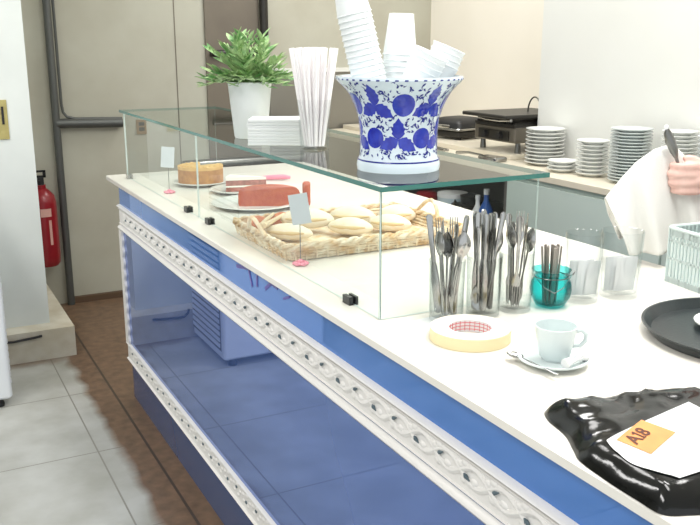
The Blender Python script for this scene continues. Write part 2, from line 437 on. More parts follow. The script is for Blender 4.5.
# ------------------------------------------------------------------ glass display case
gx0, gx1, gy0, gy1 = .825, 1.217, 1.452, 3.60
gc = empty('glass_case', ((gx0+gx1)/2, 2.5, CT), 'long low glass display case with a green edged top on the white worktop', 'display case')
def pane(name, x0, x1, y0, y1, z0, z1, mt, label=None):
    cx, cy, cz = (gx0+gx1)/2, 2.5, CT
    b = MB(); b.box(x0-cx, x1-cx, y0-cy, y1-cy, z0-cz, z1-cz)
    dims = (x1-x0, y1-y0, z1-z0); ax = dims.index(min(dims))
    o = b.build(name, [mt, M['glass_edge'], M['glass_edge_pale']], gc, smooth=False)
    for p in o.data.polygons:
        p.material_index = 0 if abs(p.normal[ax]) > .9 else (1 if name == 'top_pane' or (name == 'front_pane' and p.normal.y < -.9 and y0 < 2) else 2)
    if label: o['label'] = label
    return o
pane('top_pane', gx0-.012, gx1+.012, gy0-.02, gy1+.02, GT-.010, GT, M['glass_top'], 'glass top with dark green edge')
gz = GT-.0105
pane('front_pane', gx0, gx0+.005, gy0+.006, 2.638, CT+.001, gz, M['glass'])
pane('front_pane', gx0, gx0+.005, 2.642, gy1-.006, CT+.001, gz, M['glass'])
pane('end_pane', gx0, gx1, gy0, gy0+.005, CT+.001, gz, M['glass'])
pane('end_pane', gx0, gx1, gy1-.005, gy1, CT+.001, gz, M['glass'])
for cy, cx in ((2.75, gx0), (2.53, gx0), (1.585, gx0), (3.56, gx0)):
    b = MB(); b.box(-.010, -.0005, -.016, .016, 0, .018); b.box(.0055, .012, -.016, .016, 0, .018); b.box(-.010, .012, -.016, .016, 0, .001)
    b.build('clip', M['clip'] if cy < 3 else M['steel'], gc, smooth=False, loc=(cx-(gx0+gx1)/2, cy-2.5, .0))

# ------------------------------------------------------------------ on the glass top: vase with cups
R_ = Vector((.887, -.462, 0)); D_ = Vector((-.51, -.86, 0))
VS = .975
vc = Vector((.974, 1.640, GT))
va = empty('porcelain_vase', vc, 'flared blue and white porcelain vase on the glass case', 'vase'); va.scale = (VS, VS, VS)
VP = [(.093, .0), (.0945, .012), (.0925, .022), (.088, .03), (.0865, .055), (.087, .085), (.0905, .115), (.098, .14), (.110, .165), (.124, .182), (.136, .193), (.1415, .200), (.141, .206)]
inner = [(.133, .206), (.128, .196), (.112, .175), (.096, .15), (.086, .12), (.08, .09), (.079, .04), (.07, .015), (.001, .014)]
MB().lathe([(.001, .002), (.08, .002)]+VP+inner, 56).build('body', M['porcelain'], va)
def rv(z):
    for (r0, z0), (r1, z1) in zip(VP, VP[1:]):
        if z0 <= z <= z1: return r0+(r1-r0)*(z-z0)/(z1-z0)
    return VP[-1][0]
mo = MB(); cu = MB()
def patch(mb, th, z, poly, off=.0006, rings=3):
    # poly in metres around its centre: u along the girth, v up; wrapped on the vase
    rc = rv(z); n = len(poly); vs = []
    for q in range(1, rings+1):
        for u, v in poly:
            zz = max(.001, min(.205, z+v*q/rings)); a = th+u*q/rings/rc; r = rv(zz)+off
            vs.append((r*math.cos(a), r*math.sin(a), zz))
    vs.append(((rc+off)*math.cos(th), (rc+off)*math.sin(th), z))
    fs = [(n*rings, k, (k+1) % n) for k in range(n)]
    for q in range(rings-1):
        for k in range(n): fs.append((q*n+k, (q+1)*n+k, (q+1)*n+(k+1) % n, q*n+(k+1) % n))
    mb.add(vs, fs)
def disc(r, sq=1., n=20): return [(r*math.cos(2*PI*k/n), r*sq*math.sin(2*PI*k/n)) for k in range(n)]
def leafpoly(ang, L, W, c0):
    prof = [(0, 0), (.12, .55), (.28, .95), (.36, .8), (.5, 1.), (.58, .72), (.72, .72), (.78, .45), (1, 0)]
    pts = [(t*L, w*W) for t, w in prof]+[(t*L, -w*W) for t, w in reversed(prof[1:-1])]
    cx = L*.5; ca, sa = math.cos(ang), math.sin(ang)
    return [((x-cx)*ca-y_*sa, (x-cx)*sa+y_*ca) for x, y_ in pts], ((cx+c0)*ca, (cx+c0)*sa)
th0 = math.atan2(-1.640, -.974)
placed = []
for row, zc, offs in ((0, .148, .10), (1, .076, .62)):
    for k in range(10):
        th = th0+offs+k*2*PI/10
        if (k % 2 == 0) == True:
            patch(mo, th, zc, disc(.0245 if row == 0 else .0225, 1.0)); placed.append((th, zc, .034))
        else:
            for a in (PI/2, PI+.45, -.55):
                pl_, (du, dv) = leafpoly(a, .047, .0155, .000)
                patch(mo, th+du/rv(zc), zc-.002+dv, pl_)
            placed.append((th, zc-.002, .030))
            for a in (PI/2, PI+.45, -.55): placed.append((th+.026*math.cos(a)/rv(zc), zc+.026*math.sin(a), .021))
mo.build('painted_fruit_and_leaves', M['cobalt'], va)['label'] = 'cobalt painted fruits and leaves'
r2 = random.Random(3)
cnt = 0
tries = 0
while cnt < 520 and tries < 60000:
    tries += 1
    th = r2.uniform(-PI, PI); z = r2.uniform(.034, .194)
    ok = True
    for (t_, zc, rr) in placed:
        dth = (th-t_+PI) % (2*PI)-PI
        if math.hypot(dth*rv(z), z-zc) < rr*.84: ok = False; break
    if not ok: continue
    # small hooked tendril
    a = r2.uniform(0, 2*PI); R0 = r2.uniform(.0032, .0056); w = r2.uniform(.0016, .0029); sw = r2.uniform(1.6, 3.6)
    oc = [(R0*math.cos(sw*q/6)+w*(1-q/6)*math.cos(sw*q/6), R0*math.sin(sw*q/6)+w*(1-q/6)*math.sin(sw*q/6)) for q in range(7)]
    ic = [(R0*math.cos(sw*q/6)-w*(1-q/6)*math.cos(sw*q/6), R0*math.sin(sw*q/6)-w*(1-q/6)*math.sin(sw*q/6)) for q in range(7)]
    ca, sa = math.cos(a), math.sin(a); rc_ = rv(z); vs = []
    for p in oc+ic:
        u, v_ = p[0]*ca-p[1]*sa, p[0]*sa+p[1]*ca; zz = max(.03, min(.198, z+v_)); r = rv(zz)+.0006
        vs.append((r*math.cos(th+u/rc_), r*math.sin(th+u/rc_), zz))
    cu.add(vs, [(q, q+1, q+8, q+7) for q in range(6)]); cnt += 1
rd_ = MB()
for k in range(44):
    patch(rd_, 2*PI*k/44, .2005, [(-.004, -.0018), (.004, -.0014), (.004, .0014), (-.003, .0018)], .0007, 1)
cl_ = MB(); cl_.lathe([(rv(.0225)+.0003, .0215), (rv(.0225)+.0010, .0228), (rv(.0225)+.0001, .0250)], 56)
cu.build('painted_curls', M['navy'], va)['label'] = 'dark blue scrollwork'; rd_.build('rim_dashes', M['navy'], va); cl_.build('foot_line', M['navy'], va)['label'] = 'dark blue line above the foot'

def cup_mb(inv):
    p = [(.0265, .0), (.0275, .0005), (.0375, .0865), (.0390, .0872), (.0392, .0890), (.0378, .0896), (.0365, .0885), (.0268, .003), (.001, .003)]
    p = [(.001, .0)]+p
    if inv: p = [(r, .0896-z) for r, z in p][::-1]
    return MB().lathe(p, 28)
def cup_stack(n, base, axis, inv, which, first=[None, None]):
    ax = Vector(axis).normalized(); q = ax.to_track_quat('Z', 'Y')
    for k in range(n):
        loc = vc+(Vector(base)-vc)*VS+ax*(.0125*VS*k)
        lab = 'white paper cup, %s in the %s' % (ordn(k, n), which)
        i = 1 if inv else 0
        if first[i] is None:
            o = cup_mb(inv).build('paper_cup', M['paper_cup']); first[i] = o
            o.scale = (VS, VS, VS); o.location = loc; o.rotation_mode = 'QUATERNION'; o.rotation_quaternion = q; tag(o, lab, 'cup', 'paper cups standing in the porcelain vase')
        else:
            dup(first[i], loc, None, lab, 'paper cups standing in the porcelain vase', q)
Zv = Vector((0, 0, 1))
cup_stack(14, vc+R_*-.062+D_*.005+Zv*.178, R_*-.24+Zv, True, 'tall leftmost vase stack')
cup_stack(7, vc+R_*-.002+D_*-.045+Zv*.175, R_*.03+Zv, True, 'upright middle vase stack')
cup_stack(4, vc+R_*.012+D_*.052+Zv*.142, R_*.50+D_*.12+Zv, False, 'front leaning stack')
cup_stack(4, vc+R_*.062+D_*-.03+Zv*.15, R_*.42+Zv, False, 'rightmost leaning stack')

# potted plant
pp = empty('potted_plant', (.915, 2.385, GT), 'bushy green plant in a tapered white pot on the glass case', 'plant')
MB().lathe([(.001, 0), (.046, 0), (.048, .004), (.063, .155), (.063, .160), (.058, .160), (.056, .145), (.001, .145)], 36).build('pot', M['pot_white'], pp)
MB().lathe([(.001, .144), (.0565, .144), (.0565, .149), (.001, .152)], 24).build('soil', M['soil'], pp)
lv = MB(); st = MB(); r3 = random.Random(11)
for k in range(66):
    a = r3.uniform(0, 2*PI); el = r3.uniform(.12, 1.52); L = r3.uniform(.070, .108)+.052*max(0, el-.45)
    dirv = Vector((math.cos(a)*math.cos(el), math.sin(a)*math.cos(el), math.sin(el)))
    p0 = Vector((math.cos(a)*.02, math.sin(a)*.02, .148)); pts = []
    for q in range(6):
        t_ = q/5; pts.append(p0+dirv*L*t_+Vector((0, 0, .045*t_*(1-t_)-.012*t_*t_)))
    st.tube(pts, [.0016, .0014, .0012, .001, .0008, .0006], 5)
    for q in range(1, 6):
        for sd in (-1, 1):
            tdir = (dirv*1.0+Vector((-math.sin(a), math.cos(a), 0))*sd*r3.uniform(.4, 1.1)+Vector((0, 0, r3.uniform(-.3, .5)))).normalized()
            ll = r3.uniform(.030, .050); w = ll*r3.uniform(.14, .20); b = pts[q]
            sdv = tdir.cross(Vector((r3.uniform(-.4, .4), r3.uniform(-.4, .4), 1))).normalized(); up = sdv.cross(tdir)
            lv.add([b, b+tdir*ll*.35+sdv*w+up*.002, b+tdir*ll*.7+sdv*w*.7, b+tdir*ll-up*.003, b+tdir*ll*.7-sdv*w*.7, b+tdir*ll*.35-sdv*w+up*.002, b+tdir*ll*.5-up*.002],
                   [(0, 1, 6), (1, 2, 6), (2, 3, 6), (3, 4, 6), (4, 5, 6), (5, 0, 6)])
lv.build('foliage', M['leaf'], pp); st.build('stems', M['leaf'], pp)

# napkin stack
nb = MB(); rn = random.Random(5)
for k in range(9):
    j = rn.uniform(-.002, .002); nb.rbox(-.082+j, .098+j, -.055-j, .055-j, k*.0078, k*.0078+.0075, .002, 2)
tag(nb.build('napkin_stack', M['white_paper'], loc=(.930, 2.205, GT), rot=(0, 0, -.5)), 'low stack of white paper napkins on the glass case behind the straws', 'napkins')

# glass of straws
GLP = [(.001, 0), (.035, 0), (.038, .003), (.044, .125), (.0438, .127), (.0420, .125), (.0355, .008), (.001, .007)]
gs = tag(MB().lathe(GLP, 32).build('straw_glass', M['straw_glass'], loc=(.965, 2.055, GT)), 'clear glass full of white straws on the glass case', 'glass')
sb = MB().tube([(0, 0, 0), (0, 0, .25)], .0036, 8).build('drinking_straw', M['straw'])
rs = random.Random(21); first = True; spots = []
for k in range(36):
    a = k*2.39996; rr = .030*math.sqrt((k+.5)/36)
    if k == 0: rr = 0
    b = Vector((.965+rr*math.cos(a)*.85, 2.055+rr*math.sin(a)*.85, GT+.0085)); tip = Vector((.965+rr*math.cos(a)*(2.1+rs.uniform(-.3, .35)), 2.055+rr*math.sin(a)*2.1, GT+.25+rs.uniform(-.035, .012)))
    q = (tip-b).normalized().to_track_quat('Z', 'Y')
    if k == 0:
        sb.location = b; sb.rotation_mode = 'QUATERNION'; sb.rotation_quaternion = q
        tag(sb, 'white drinking straw standing in the bundle in the glass beside the vase', 'straw', 'white straws in the glass beside the vase')
    else: dup(sb, b, quat=q)

# ------------------------------------------------------------------ cakes and bread in the case
def plate_mb(R, h=.014, th=.004, n=40):
    return MB().lathe([(.001, 0), (R*.58, 0), (R*.62, .003), (R*.96, h-.002), (R, h), (R, h+th*.6), (R*.97, h+th*.7), (R*.62, .003+th), (.001, .003+th)], n)
p1 = (1.04, 3.275)
tag(plate_mb(.108).build('cake_plate', M['plate'], loc=(*p1, CT)), 'round white plate under the tan cake', 'plate')
c1 = empty('sponge_cake', (*p1, CT+.0072), 'tan round cake with a pale golden top on a white plate', 'cake', .4)
def wedge(mb, r, z0, z1, a0, a1, n=36, M4=None):
    poly = [(0, 0)]+[(r*math.cos(a0+(a1-a0)*k/n), r*math.sin(a0+(a1-a0)*k/n)) for k in range(n+1)]
    mb.prism(poly, z0, z1, M4); return mb
wedge(MB(), .088, 0, .058, .9, 6.1).build('sponge', M['cake_tan'], c1, auto=30)
tp = MB(); wedge(tp, .0885, .058, .070, .9, 6.1)
for k in range(14): tp.sphere((.07*math.cos(1+k*.36), .07*math.sin(1+k*.36), .071), .009, .009, .004, 8, 5)
tp.build('glaze', M['cake_top'], c1, auto=30)
# layered slice
p2 = (1.115, 3.035)
tag(plate_mb(.112).build('cake_plate', M['plate'], loc=(*p2, CT)), 'white plate under the layered cake slice', 'plate')
c2 = empty('cake_slice', (1.20, 2.985, CT+.0072), 'layered reddish cake slice with white cream top behind the red cake', 'cake', 2.575)
wedge(MB(), .15, 0, .016, -.32, .32, 10).build('sponge', M['cake_brown'], c2, auto=30)
wedge(MB(), .15, .016, .022, -.32, .32, 10).build('cream_filling', M['cake_cream'], c2, auto=30)
wedge(MB(), .15, .022, .042, -.32, .32, 10).build('sponge', M['cake_brown'], c2, auto=30)
wedge(MB(), .15, .042, .052, -.32, .32, 10).build('cream_top', M['cake_cream'], c2, auto=30)
# red cake
p3 = (1.062, 2.745)
tag(plate_mb(.150).build('cake_plate', M['plate'], loc=(*p3, CT)), 'large white plate under the red cake', 'plate')
c3 = empty('red_cake', (1.088, 2.682, CT+.0072), 'half of a red cake showing its cut face on a white plate', 'cake', -.47)
b = MB(); n = 20
poly = [(-.105, 0)]+[(.105*math.cos(PI-PI*k/n), .085*math.sin(PI-PI*k/n)) for k in range(1, n)]+[(.105, 0)]
rings = []
for z, s_ in ((0, .97), (.008, 1), (.042, 1), (.054, .96), (.062, .88), (.066, .72)): rings.append([Vector((x*s_, y_*s_, z)) for x, y_ in poly])
b.loft(rings, True, True); b.build('half_cake', M['cake_red'], c3, auto=35)
b = MB(); b.rbox(.112, .138, .0, .05, .0, .078, .008); b.build('end_piece', M['cake_red'], c3)
# cake server
q = empty('cake_server', (1.345, 3.235, CT), 'cake server with a pink handle lying on the worktop behind the cakes', 'cake server', -.42)
hb = MB(); hb.tube([(-.06, 0, .011), (-.03, 0, .012), (.03, 0, .014), (.058, 0, .012)], [.007, .010, .011, .006], 10); hb.build('handle', M['pink'], q)['label'] = 'pink handle'
MB().prism([(-.06, .006), (-.09, .012), (-.13, .024), (-.20, .022), (-.23, 0), (-.20, -.022), (-.13, -.024), (-.09, -.012), (-.06, -.006)], .008, .010).build('blade', M['steel'], q, smooth=False)

# price tags
def price_tag(x, y, h, tilt, label, rz):
    r = empty('price_tag', (x, y, CT), label, 'price tag', rz)
    b = MB()
    for k in range(6): b.sphere((.013*math.cos(k*PI/3), .013*math.sin(k*PI/3), .005), .009, .009, .005, 10, 6)
    b.sphere((0, 0, .009), .009, .009, .007, 10, 6); b.build('base', M['pink'], r)['label'] = 'pink flower shaped base'
    MB().tube([(0, 0, .01), (0, 0, h)], .0012, 6).build('stem', M['steel_dark'], r)
    c = MB(); c.box(-.024, .024, -.001, .001, -.038, .038); c.build('card', M['tagcard'], r, smooth=False, loc=(0, -.003, h), rot=(-.15, tilt, 0))
price_tag(.872, 3.135, .135, .08, 'white price card on a pink base in front of the tan cake', -.35)
price_tag(.866, 1.935, .145, -.16, 'white price card on a pink base at the corner of the bread basket', -.45)

# bread basket
bk = empty('bread_basket', (1.114, 2.162, CT), 'rectangular wicker basket with bread rolls inside the glass case', 'basket', 0)
bx, by = .270, .196
def rect_ring(sx, sy, z, r=.014, n=5):
    out = []
    for cx, cy, a in ((sx-r, sy-r, 0), (-sx+r, sy-r, PI/2), (-sx+r, -sy+r, PI), (sx-r, -sy+r, 1.5*PI)):
        for k in range(n+1): t_ = a+PI/2*k/n; out.append(Vector((cx+r*math.cos(t_), cy+r*math.sin(t_), z)))
    return out
def resample(ring, m):
    L = [0]; n = len(ring)
    for k in range(n): L.append(L[-1]+(ring[(k+1) % n]-ring[k]).length)
    out = []
    for j in range(m):
        s_ = L[-1]*j/m
        for k in range(n):
            if L[k] <= s_ <= L[k+1]+1e-9:
                t_ = (s_-L[k])/max(L[k+1]-L[k], 1e-9); out.append(ring[k].lerp(ring[(k+1) % n], t_)); break
    return out
wv = MB(); m_ = 120
for lay in range(4):
    z = .006+lay*.0085; f = lay/4
    ring = resample(rect_ring(bx-.012+f*.014, by-.012+f*.014, z), m_)
    for ph in (0, 1):
        pts = []
        for j, p in enumerate(ring):
            nrm = Vector((p.x/bx**2, p.y/by**2, 0)).normalized()
            pts.append(p+nrm*.0035*(1 if (j//2+lay+ph) % 2 else -1)+Vector((0, 0, .001*ph)))
        wv.tube(pts+[pts[0]], .0042, 6)
for j, p in enumerate(resample(rect_ring(bx-.005, by-.005, .003), 60)):
    wv.tube([p, Vector((p.x*1.03, p.y*1.03, .038))], .0028, 5)
wv.build('woven_sides', M['wicker'], bk)
rm = MB()
for ph in (0, PI):
    ring = resample(rect_ring(bx+.002, by+.002, .0415), 160); pts = []
    for j, p in enumerate(ring):
        a = 2*PI*j/160*26+ph; nrm = Vector((p.x, p.y, 0)).normalized(); pts.append(p+nrm*.005*math.cos(a)+Vector((0, 0, .005*math.sin(a))))
    rm.tube(pts+[pts[0]], .0058, 6)
rm.build('braided_rim', M['wicker'], bk)
MB().rbox(-bx+.01, bx-.01, -by+.01, by-.01, .001, .006, .02).build('base', M['wicker'], bk)
for sx in (-1, 1):
    pts = [(sx*(bx+.002), -.06, .042)]+[(sx*(bx+.006+.012*math.sin(PI*k/8)), -.06+.12*k/8, (.044)+.042*math.sin(PI*k/8)) for k in range(1, 8)]+[(sx*(bx+.002), .06, .042)]
    MB().tube(pts, .006, 8).build('handle', M['wicker'], bk)
def roll(x, y, rz, L, W, H, label, z=.012, m='bread', cut=True):
    r = empty('bread_roll', (x, y, CT+z), label, 'bread', rz, 'bread rolls in the wicker basket')
    def fn(d):
        k = 1-.25*(d.x/L)**2
        return Vector((d.x, d.y*k, d.z*k if d.z > 0 else d.z*.75))
    MB().sphere((0, 0, H*.75), L, W, H, 24, 14, fn=fn).build('crust', M[m], r)
    if cut:
        c = MB(); c.prism([(-L*.8, -.003), (L*.8, -.003), (L*.8, .003), (-L*.8, .003)], 0, .001)
        b = MB(); b.tube([(-L*.75, -W*.62, H*.95), (-L*.3, -W*.86, H*.92), (L*.3, -W*.86, H*.92), (L*.75, -W*.62, H*.95)], [.002, .006, .006, .002], 8); b.build('crumb_slit', M['crumb'], r)
roll(.935, 2.17, -.75, .072, .036, .026, 'long pale bread roll at the left front of the basket')
roll(1.03, 2.25, -.55, .080, .044, .034, 'big pale roll with a shaded underside behind the price card', .02)
roll(1.12, 2.15, -.75, .068, .04, .028, 'pale roll in the middle front of the basket')
roll(1.18, 2.25, -.62, .072, .042, .034, 'pale roll behind the middle of the basket', .014)
roll(1.245, 2.14, -.8, .066, .038, .028, 'whitish roll right of the basket middle')
roll(1.32, 2.23, -.5, .06, .04, .032, 'pale roll at the right end of the basket', .012)
roll(.905, 2.325, .35, .04, .026, .024, 'reddish brown pastry at the left end of the basket', .012, 'pastry', False)
roll(.985, 2.333, -.2, .035, .024, .026, 'second reddish pastry beside the tongs in the basket', .012, 'pastry', False)
tg = empty('bread_tongs', (.918, 2.255, CT+.045), 'pale wooden tongs resting on the bread basket corner', 'tongs', .95)
MB().tube([(-.10, .004, .012), (0, .012, .01), (.10, .016, .006)], [.008, .006, .005], 8).build('arm', M['wood'], tg)
MB().tube([(-.10, -.004, .012), (0, -.012, .01), (.10, -.016, .006)], [.008, .006, .005], 8).build('arm', M['wood'], tg)

# ------------------------------------------------------------------ cutlery glasses
CG = [(.001, 0), (.032, 0), (.0345, .003), (.037, .125), (.0368, .127), (.0352, .125), (.0327, .010), (.001, .008)]
def cglass(x, y, label):
    return tag(MB().lathe(CG, 32).build('drinking_glass', M['tumbler'], loc=(x, y, CT)), label, 'glass', 'glasses holding cutlery')
g1 = cglass(.948, 1.397, 'clear glass of cutlery leftmost, by the display case corner')
g2 = cglass(1.034, 1.390, 'clear glass of cutlery, middle of the three')
g3 = cglass(1.113, 1.386, 'clear glass of cutlery next to the teal pot')
def knife_mb():
    b = MB(); b.loft([[Vector((x*w, y_*t_, z)) for x, y_ in ((1,0),(.7,.7),(0,1),(-.7,.7),(-1,0),(-.7,-.7),(0,-1),(.7,-.7))] for z, w, t_ in ((0,.002,.0006),(.004,.008,.0009),(.07,.0085,.0011),(.10,.006,.0018),(.105,.0045,.003),(.15,.0055,.0036),(.20,.007,.004),(.205,.004,.003))], True, True); return b
def fork_mb():
    b = MB()
    for k in range(4):
        x = -.0075+k*.005; b.tube([(x, .004, 0), (x, .001, .02), (x, -.001, .045)], [.0007, .0014, .0016], 6)
    b.loft([[Vector((x*w, y_*.0013-.001, z)) for x, y_ in ((1,0),(.7,.7),(0,1),(-.7,.7),(-1,0),(-.7,-.7),(0,-1),(.7,-.7))] for z, w in ((.043,.0095),(.055,.0095),(.068,.005),(.075,.003),(.14,.0033),(.19,.007),(.197,.004))], True, True); return b
def spoon_mb():
    b = MB(); rings = []
    for k in range(9):
        t_ = k/8; z = .052*t_; w = max(.0008, .0165*math.sin(PI*min(.98, t_*.92+.02))**.7); dd = .007*math.sin(PI*t_)
        ring = [Vector((w*math.cos(a), dd*(-(math.sin(a)))-.0004, z)) if False else Vector((w*s_, -dd*(1-s_*s_), z)) for s_, a in ((-1,0),(-.5,0),(0,0),(.5,0),(1,0))]
        ring += [Vector((w*s_, -dd*(1-s_*s_)-.0012, z)) for s_ in (1, .5, 0, -.5, -1)]
        rings.append(ring)
    b.loft(rings, True, True)
    b.loft([[Vector((x*w, y_*.0013-.001, z)) for x, y_ in ((1,0),(.7,.7),(0,1),(-.7,.7),(-1,0),(-.7,-.7),(0,-1),(.7,-.7))] for z, w in ((.048,.004),(.06,.0028),(.13,.003),(.17,.006),(.176,.003))], True, True); return b
protos = {}
def cut(kind, glass, gx, gy, ang, lean, flip, label, grp, r0=.013, h=.011, tw=0.):
    if kind not in protos: protos[kind] = None
    d_ = Vector((math.cos(ang), math.sin(ang), 0))
    b = Vector((gx, gy, CT+h))-d_*r0; t_ = Vector((gx, gy, CT+.125))+d_*lean
    ax = (t_-b).normalized(); qq = ax.to_track_quat('Z', 'Y') @ Matrix.Rotation(tw, 3, 'Z').to_quaternion()
    Ln = {'knife': .205, 'fork': .197, 'spoon': .176}[kind]
    loc = b
    if flip:
        loc = b+ax*Ln; qq = qq @ Matrix.Rotation(PI, 3, 'X').to_quaternion()
    nm = {'knife': 'table_knife', 'fork': 'table_fork', 'spoon': 'table_spoon'}[kind]
    if protos[kind] is None:
        o = {'knife': knife_mb, 'fork': fork_mb, 'spoon': spoon_mb}[kind]().build(nm, M['steel']); protos[kind] = o
        o.location = loc; o.rotation_mode = 'QUATERNION'; o.rotation_quaternion = qq; tag(o, label, kind, grp)
    else: dup(protos[kind], loc, None, label, grp, qq)
rc = random.Random(17)
for gname, gx, gy, plan in (('leftmost cutlery glass', .948, 1.397, ['knife', 'fork', 'spoon', 'fork', 'knife', 'spoon', 'fork', 'spoon', 'fork', 'spoon', 'knife']), ('middle cutlery glass', 1.034, 1.390, ['knife', 'spoon', 'knife', 'spoon', 'knife', 'knife', 'spoon', 'knife', 'knife', 'spoon', 'knife']), ('right cutlery glass beside the teal pot', 1.113, 1.386, ['spoon', 'fork', 'spoon', 'spoon', 'fork', 'spoon', 'fork', 'spoon', 'fork'])):
    n = len(plan)
    for k, kd in enumerate(plan):
        ang = 2*PI*k/n+rc.uniform(-.15, .15)
        flip = kd != 'knife' and k % 2 == 1
        cut(kd, None, gx, gy, ang, rc.uniform(.012, .030), flip, 'steel %s standing in the %s' % (kd, gname), '%ss in the %s' % (kd, gname), rc.uniform(-.017, -.002), tw=rc.uniform(0, 6))
# teal pot with sticks
tp_ = empty('teal_glass_pot', (1.199, 1.374, CT), 'round teal glass pot with a wire handle holding grey sticks', 'pot')
MB().lathe([(.001, 0), (.026, 0), (.032, .004), (.042, .022), (.0445, .038), (.042, .054), (.036, .064), (.0345, .068), (.040, .078), (.0415, .081), (.039, .080), (.0325, .069), (.034, .063), (.040, .053), (.0425, .038), (.040, .022), (.030, .007), (.001, .006)], 40).build('bowl', M['teal_glass'], tp_)
MB().tube([(.036*math.cos(a), .036*math.sin(a), .066) for a in [2*PI*k/32 for k in range(33)]], .0012, 6).build('wire_collar', M['steel_dark'], tp_)
MB().tube([R_*.036+Zv*.066, R_*.047+Zv*.068, R_*.05+Zv*.076, R_*.045+D_*.003+Zv*.072, R_*.02+D_*.039+Zv*.05, D_*.046+Zv*.040, R_*-.02+D_*.039+Zv*.05, R_*-.036+Zv*.066], .0012, 6).build('wire_handle', M['steel_dark'], tp_)
stp = None
for k in range(10):
    a = k*2.4; rr = .019*math.sqrt((k+.5)/10); b = Vector((1.199+rr*.75*math.cos(a), 1.374+rr*.75*math.sin(a), CT+.0068)); t_ = Vector((1.199+rr*1.25*math.cos(a), 1.374+rr*1.25*math.sin(a), CT+.128+rc.uniform(-.01, .008)))
    qq = (t_-b).normalized().to_track_quat('Z', 'Y')
    if stp is None:
        stp = MB().rbox(-.0035, .0035, -.002, .002, 0, .125, .0015, 3).build('stir_stick', M['stick']); stp.location = b; stp.rotation_mode = 'QUATERNION'; stp.rotation_quaternion = qq
        tag(stp, 'grey stir stick standing in the teal glass pot', 'stir stick', 'stir sticks in the teal pot')
    else: dup(stp, b, quat=qq)
# tumblers with sachets
def tumbler(x, y, r, h, label):
    return tag(MB().lathe([(.001, 0), (r*.86, 0), (r*.9, .004), (r, h), (r-.0005, h+.002), (r-.003, h), (r*.9-.003, .012), (.001, .009)], 40).build('tumbler', M['tumbler_wide'], loc=(x, y, CT)), label, 'glass', 'wide tumblers with sachets')
tumbler(1.285, 1.374, .040, .15, 'wide clear tumbler of white sachets right of the teal pot')
tumbler(1.384, 1.362, .046, .147, 'wide clear tumbler of printed sachets nearest the plastic basket')
sa = None
for gi, (gx, gy, hh) in enumerate(((1.285, 1.374, .0), (1.384, 1.362, .0))):
    for k in range(7):
        a = k*.9; rr = .018
        b = Vector((gx+(k-3)*.0065*R_.x, gy+(k-3)*.0065*R_.y, CT+.0125))
        if sa is None:
            sa = empty('sugar_sachet', b, 'x', 'sachet')
            s1 = MB(); s1.loft([[Vector((x*w, y_*t_, z)) for x, y_ in ((1,0),(.6,1),(-.6,1),(-1,0),(-.6,-1),(.6,-1))] for z, w, t_ in ((0,.017,.0004),(.008,.017,.0012),(.04,.017,.0024),(.07,.017,.0012),(.078,.017,.0004))], True, True); s1.build('wrapper', M['white_paper'], sa)
            o = sa
        else: o = dup(sa, b)
        o.rotation_euler = (rc.uniform(-.1, .1), rc.uniform(-.05, .05), .9+rc.uniform(-.15, .15)-PI/2+.6)
        if gi == 0: o['label'] = 'white paper sachet in the tumbler beside the teal pot'; o['group'] = 'sachets in the tumbler beside the teal pot'
        else: o['label'] = 'white paper sachet in the tumbler beside the plastic basket'; o['group'] = 'sachets in the tumbler by the plastic basket'
# plastic basket at the right edge
pb = empty('plastic_basket', (1.626, 1.325, CT), 'pale grey perforated plastic basket at the right edge of the worktop', 'basket', -.12)
hw, hd, H = .064, .066, .13
pbm = MB()
pbm.box(-hw, hw, -hd, hd, 0, .004)
def slat_wall(p0, p1):
    p0, p1 = Vector(p0), Vector(p1); L = (p1-p0).length; n = max(4, int(L/.011)); t_ = (p1-p0).normalized(); nn = Vector((-t_.y, t_.x, 0))*.0015
    for za, zb in ((.0, .014), (.055, .061), (.098, .104), (H-.018, H)):
        pbm.loft([[p0+nn+Zv*za, p0-nn+Zv*za, p0-nn+Zv*zb, p0+nn+Zv*zb], [p1+nn+Zv*za, p1-nn+Zv*za, p1-nn+Zv*zb, p1+nn+Zv*zb]], True, True)
    for k in range(n+1):
        a = p0+t_*(L*k/n); w = t_*.0034
        pbm.loft([[a-w+nn, a-w-nn, a+w-nn, a+w+nn], [a-w+nn+Zv*H, a-w-nn+Zv*H, a+w-nn+Zv*H, a+w+nn+Zv*H]], True, True)
slat_wall((-hw, -hd, 0), (hw, -hd, 0)); slat_wall((hw, -hd, 0), (hw, hd, 0)); slat_wall((hw, hd, 0), (-hw, hd, 0)); slat_wall((-hw, hd, 0), (-hw, -hd, 0))
pbm.build('perforated_box', M['plastic_box'], pb, smooth=False)
rmb = MB(); ring = resample(rect_ring(hw+.003, hd+.003, H+.001, .008), 60); rmb.tube(ring+[ring[0]], .0045, 8); rmb.build('rim', M['plastic_box'], pb)

# round tray with a small dish
tag(MB().lathe([(.001, 0), (.165, 0), (.172, .003), (.186, .022), (.190, .024), (.191, .021), (.188, .017), (.176, -.0005+.001), (.168, .0005), (.001, .0005)][::-1] if False else [(.001, 0), (.168, 0), (.176, .002), (.189, .020), (.192, .021), (.192, .024), (.187, .024), (.172, .006), (.001, .005)], 64).build('serving_tray', M['tray'], loc=(1.392, 1.035, CT)), 'large round black serving tray at the right edge of the worktop', 'tray')
tag(plate_mb(.07, .012).build('saucer', M['plate'], loc=(1.400, 1.075, CT+.0052)), 'small white saucer lying on the black tray', 'saucer')

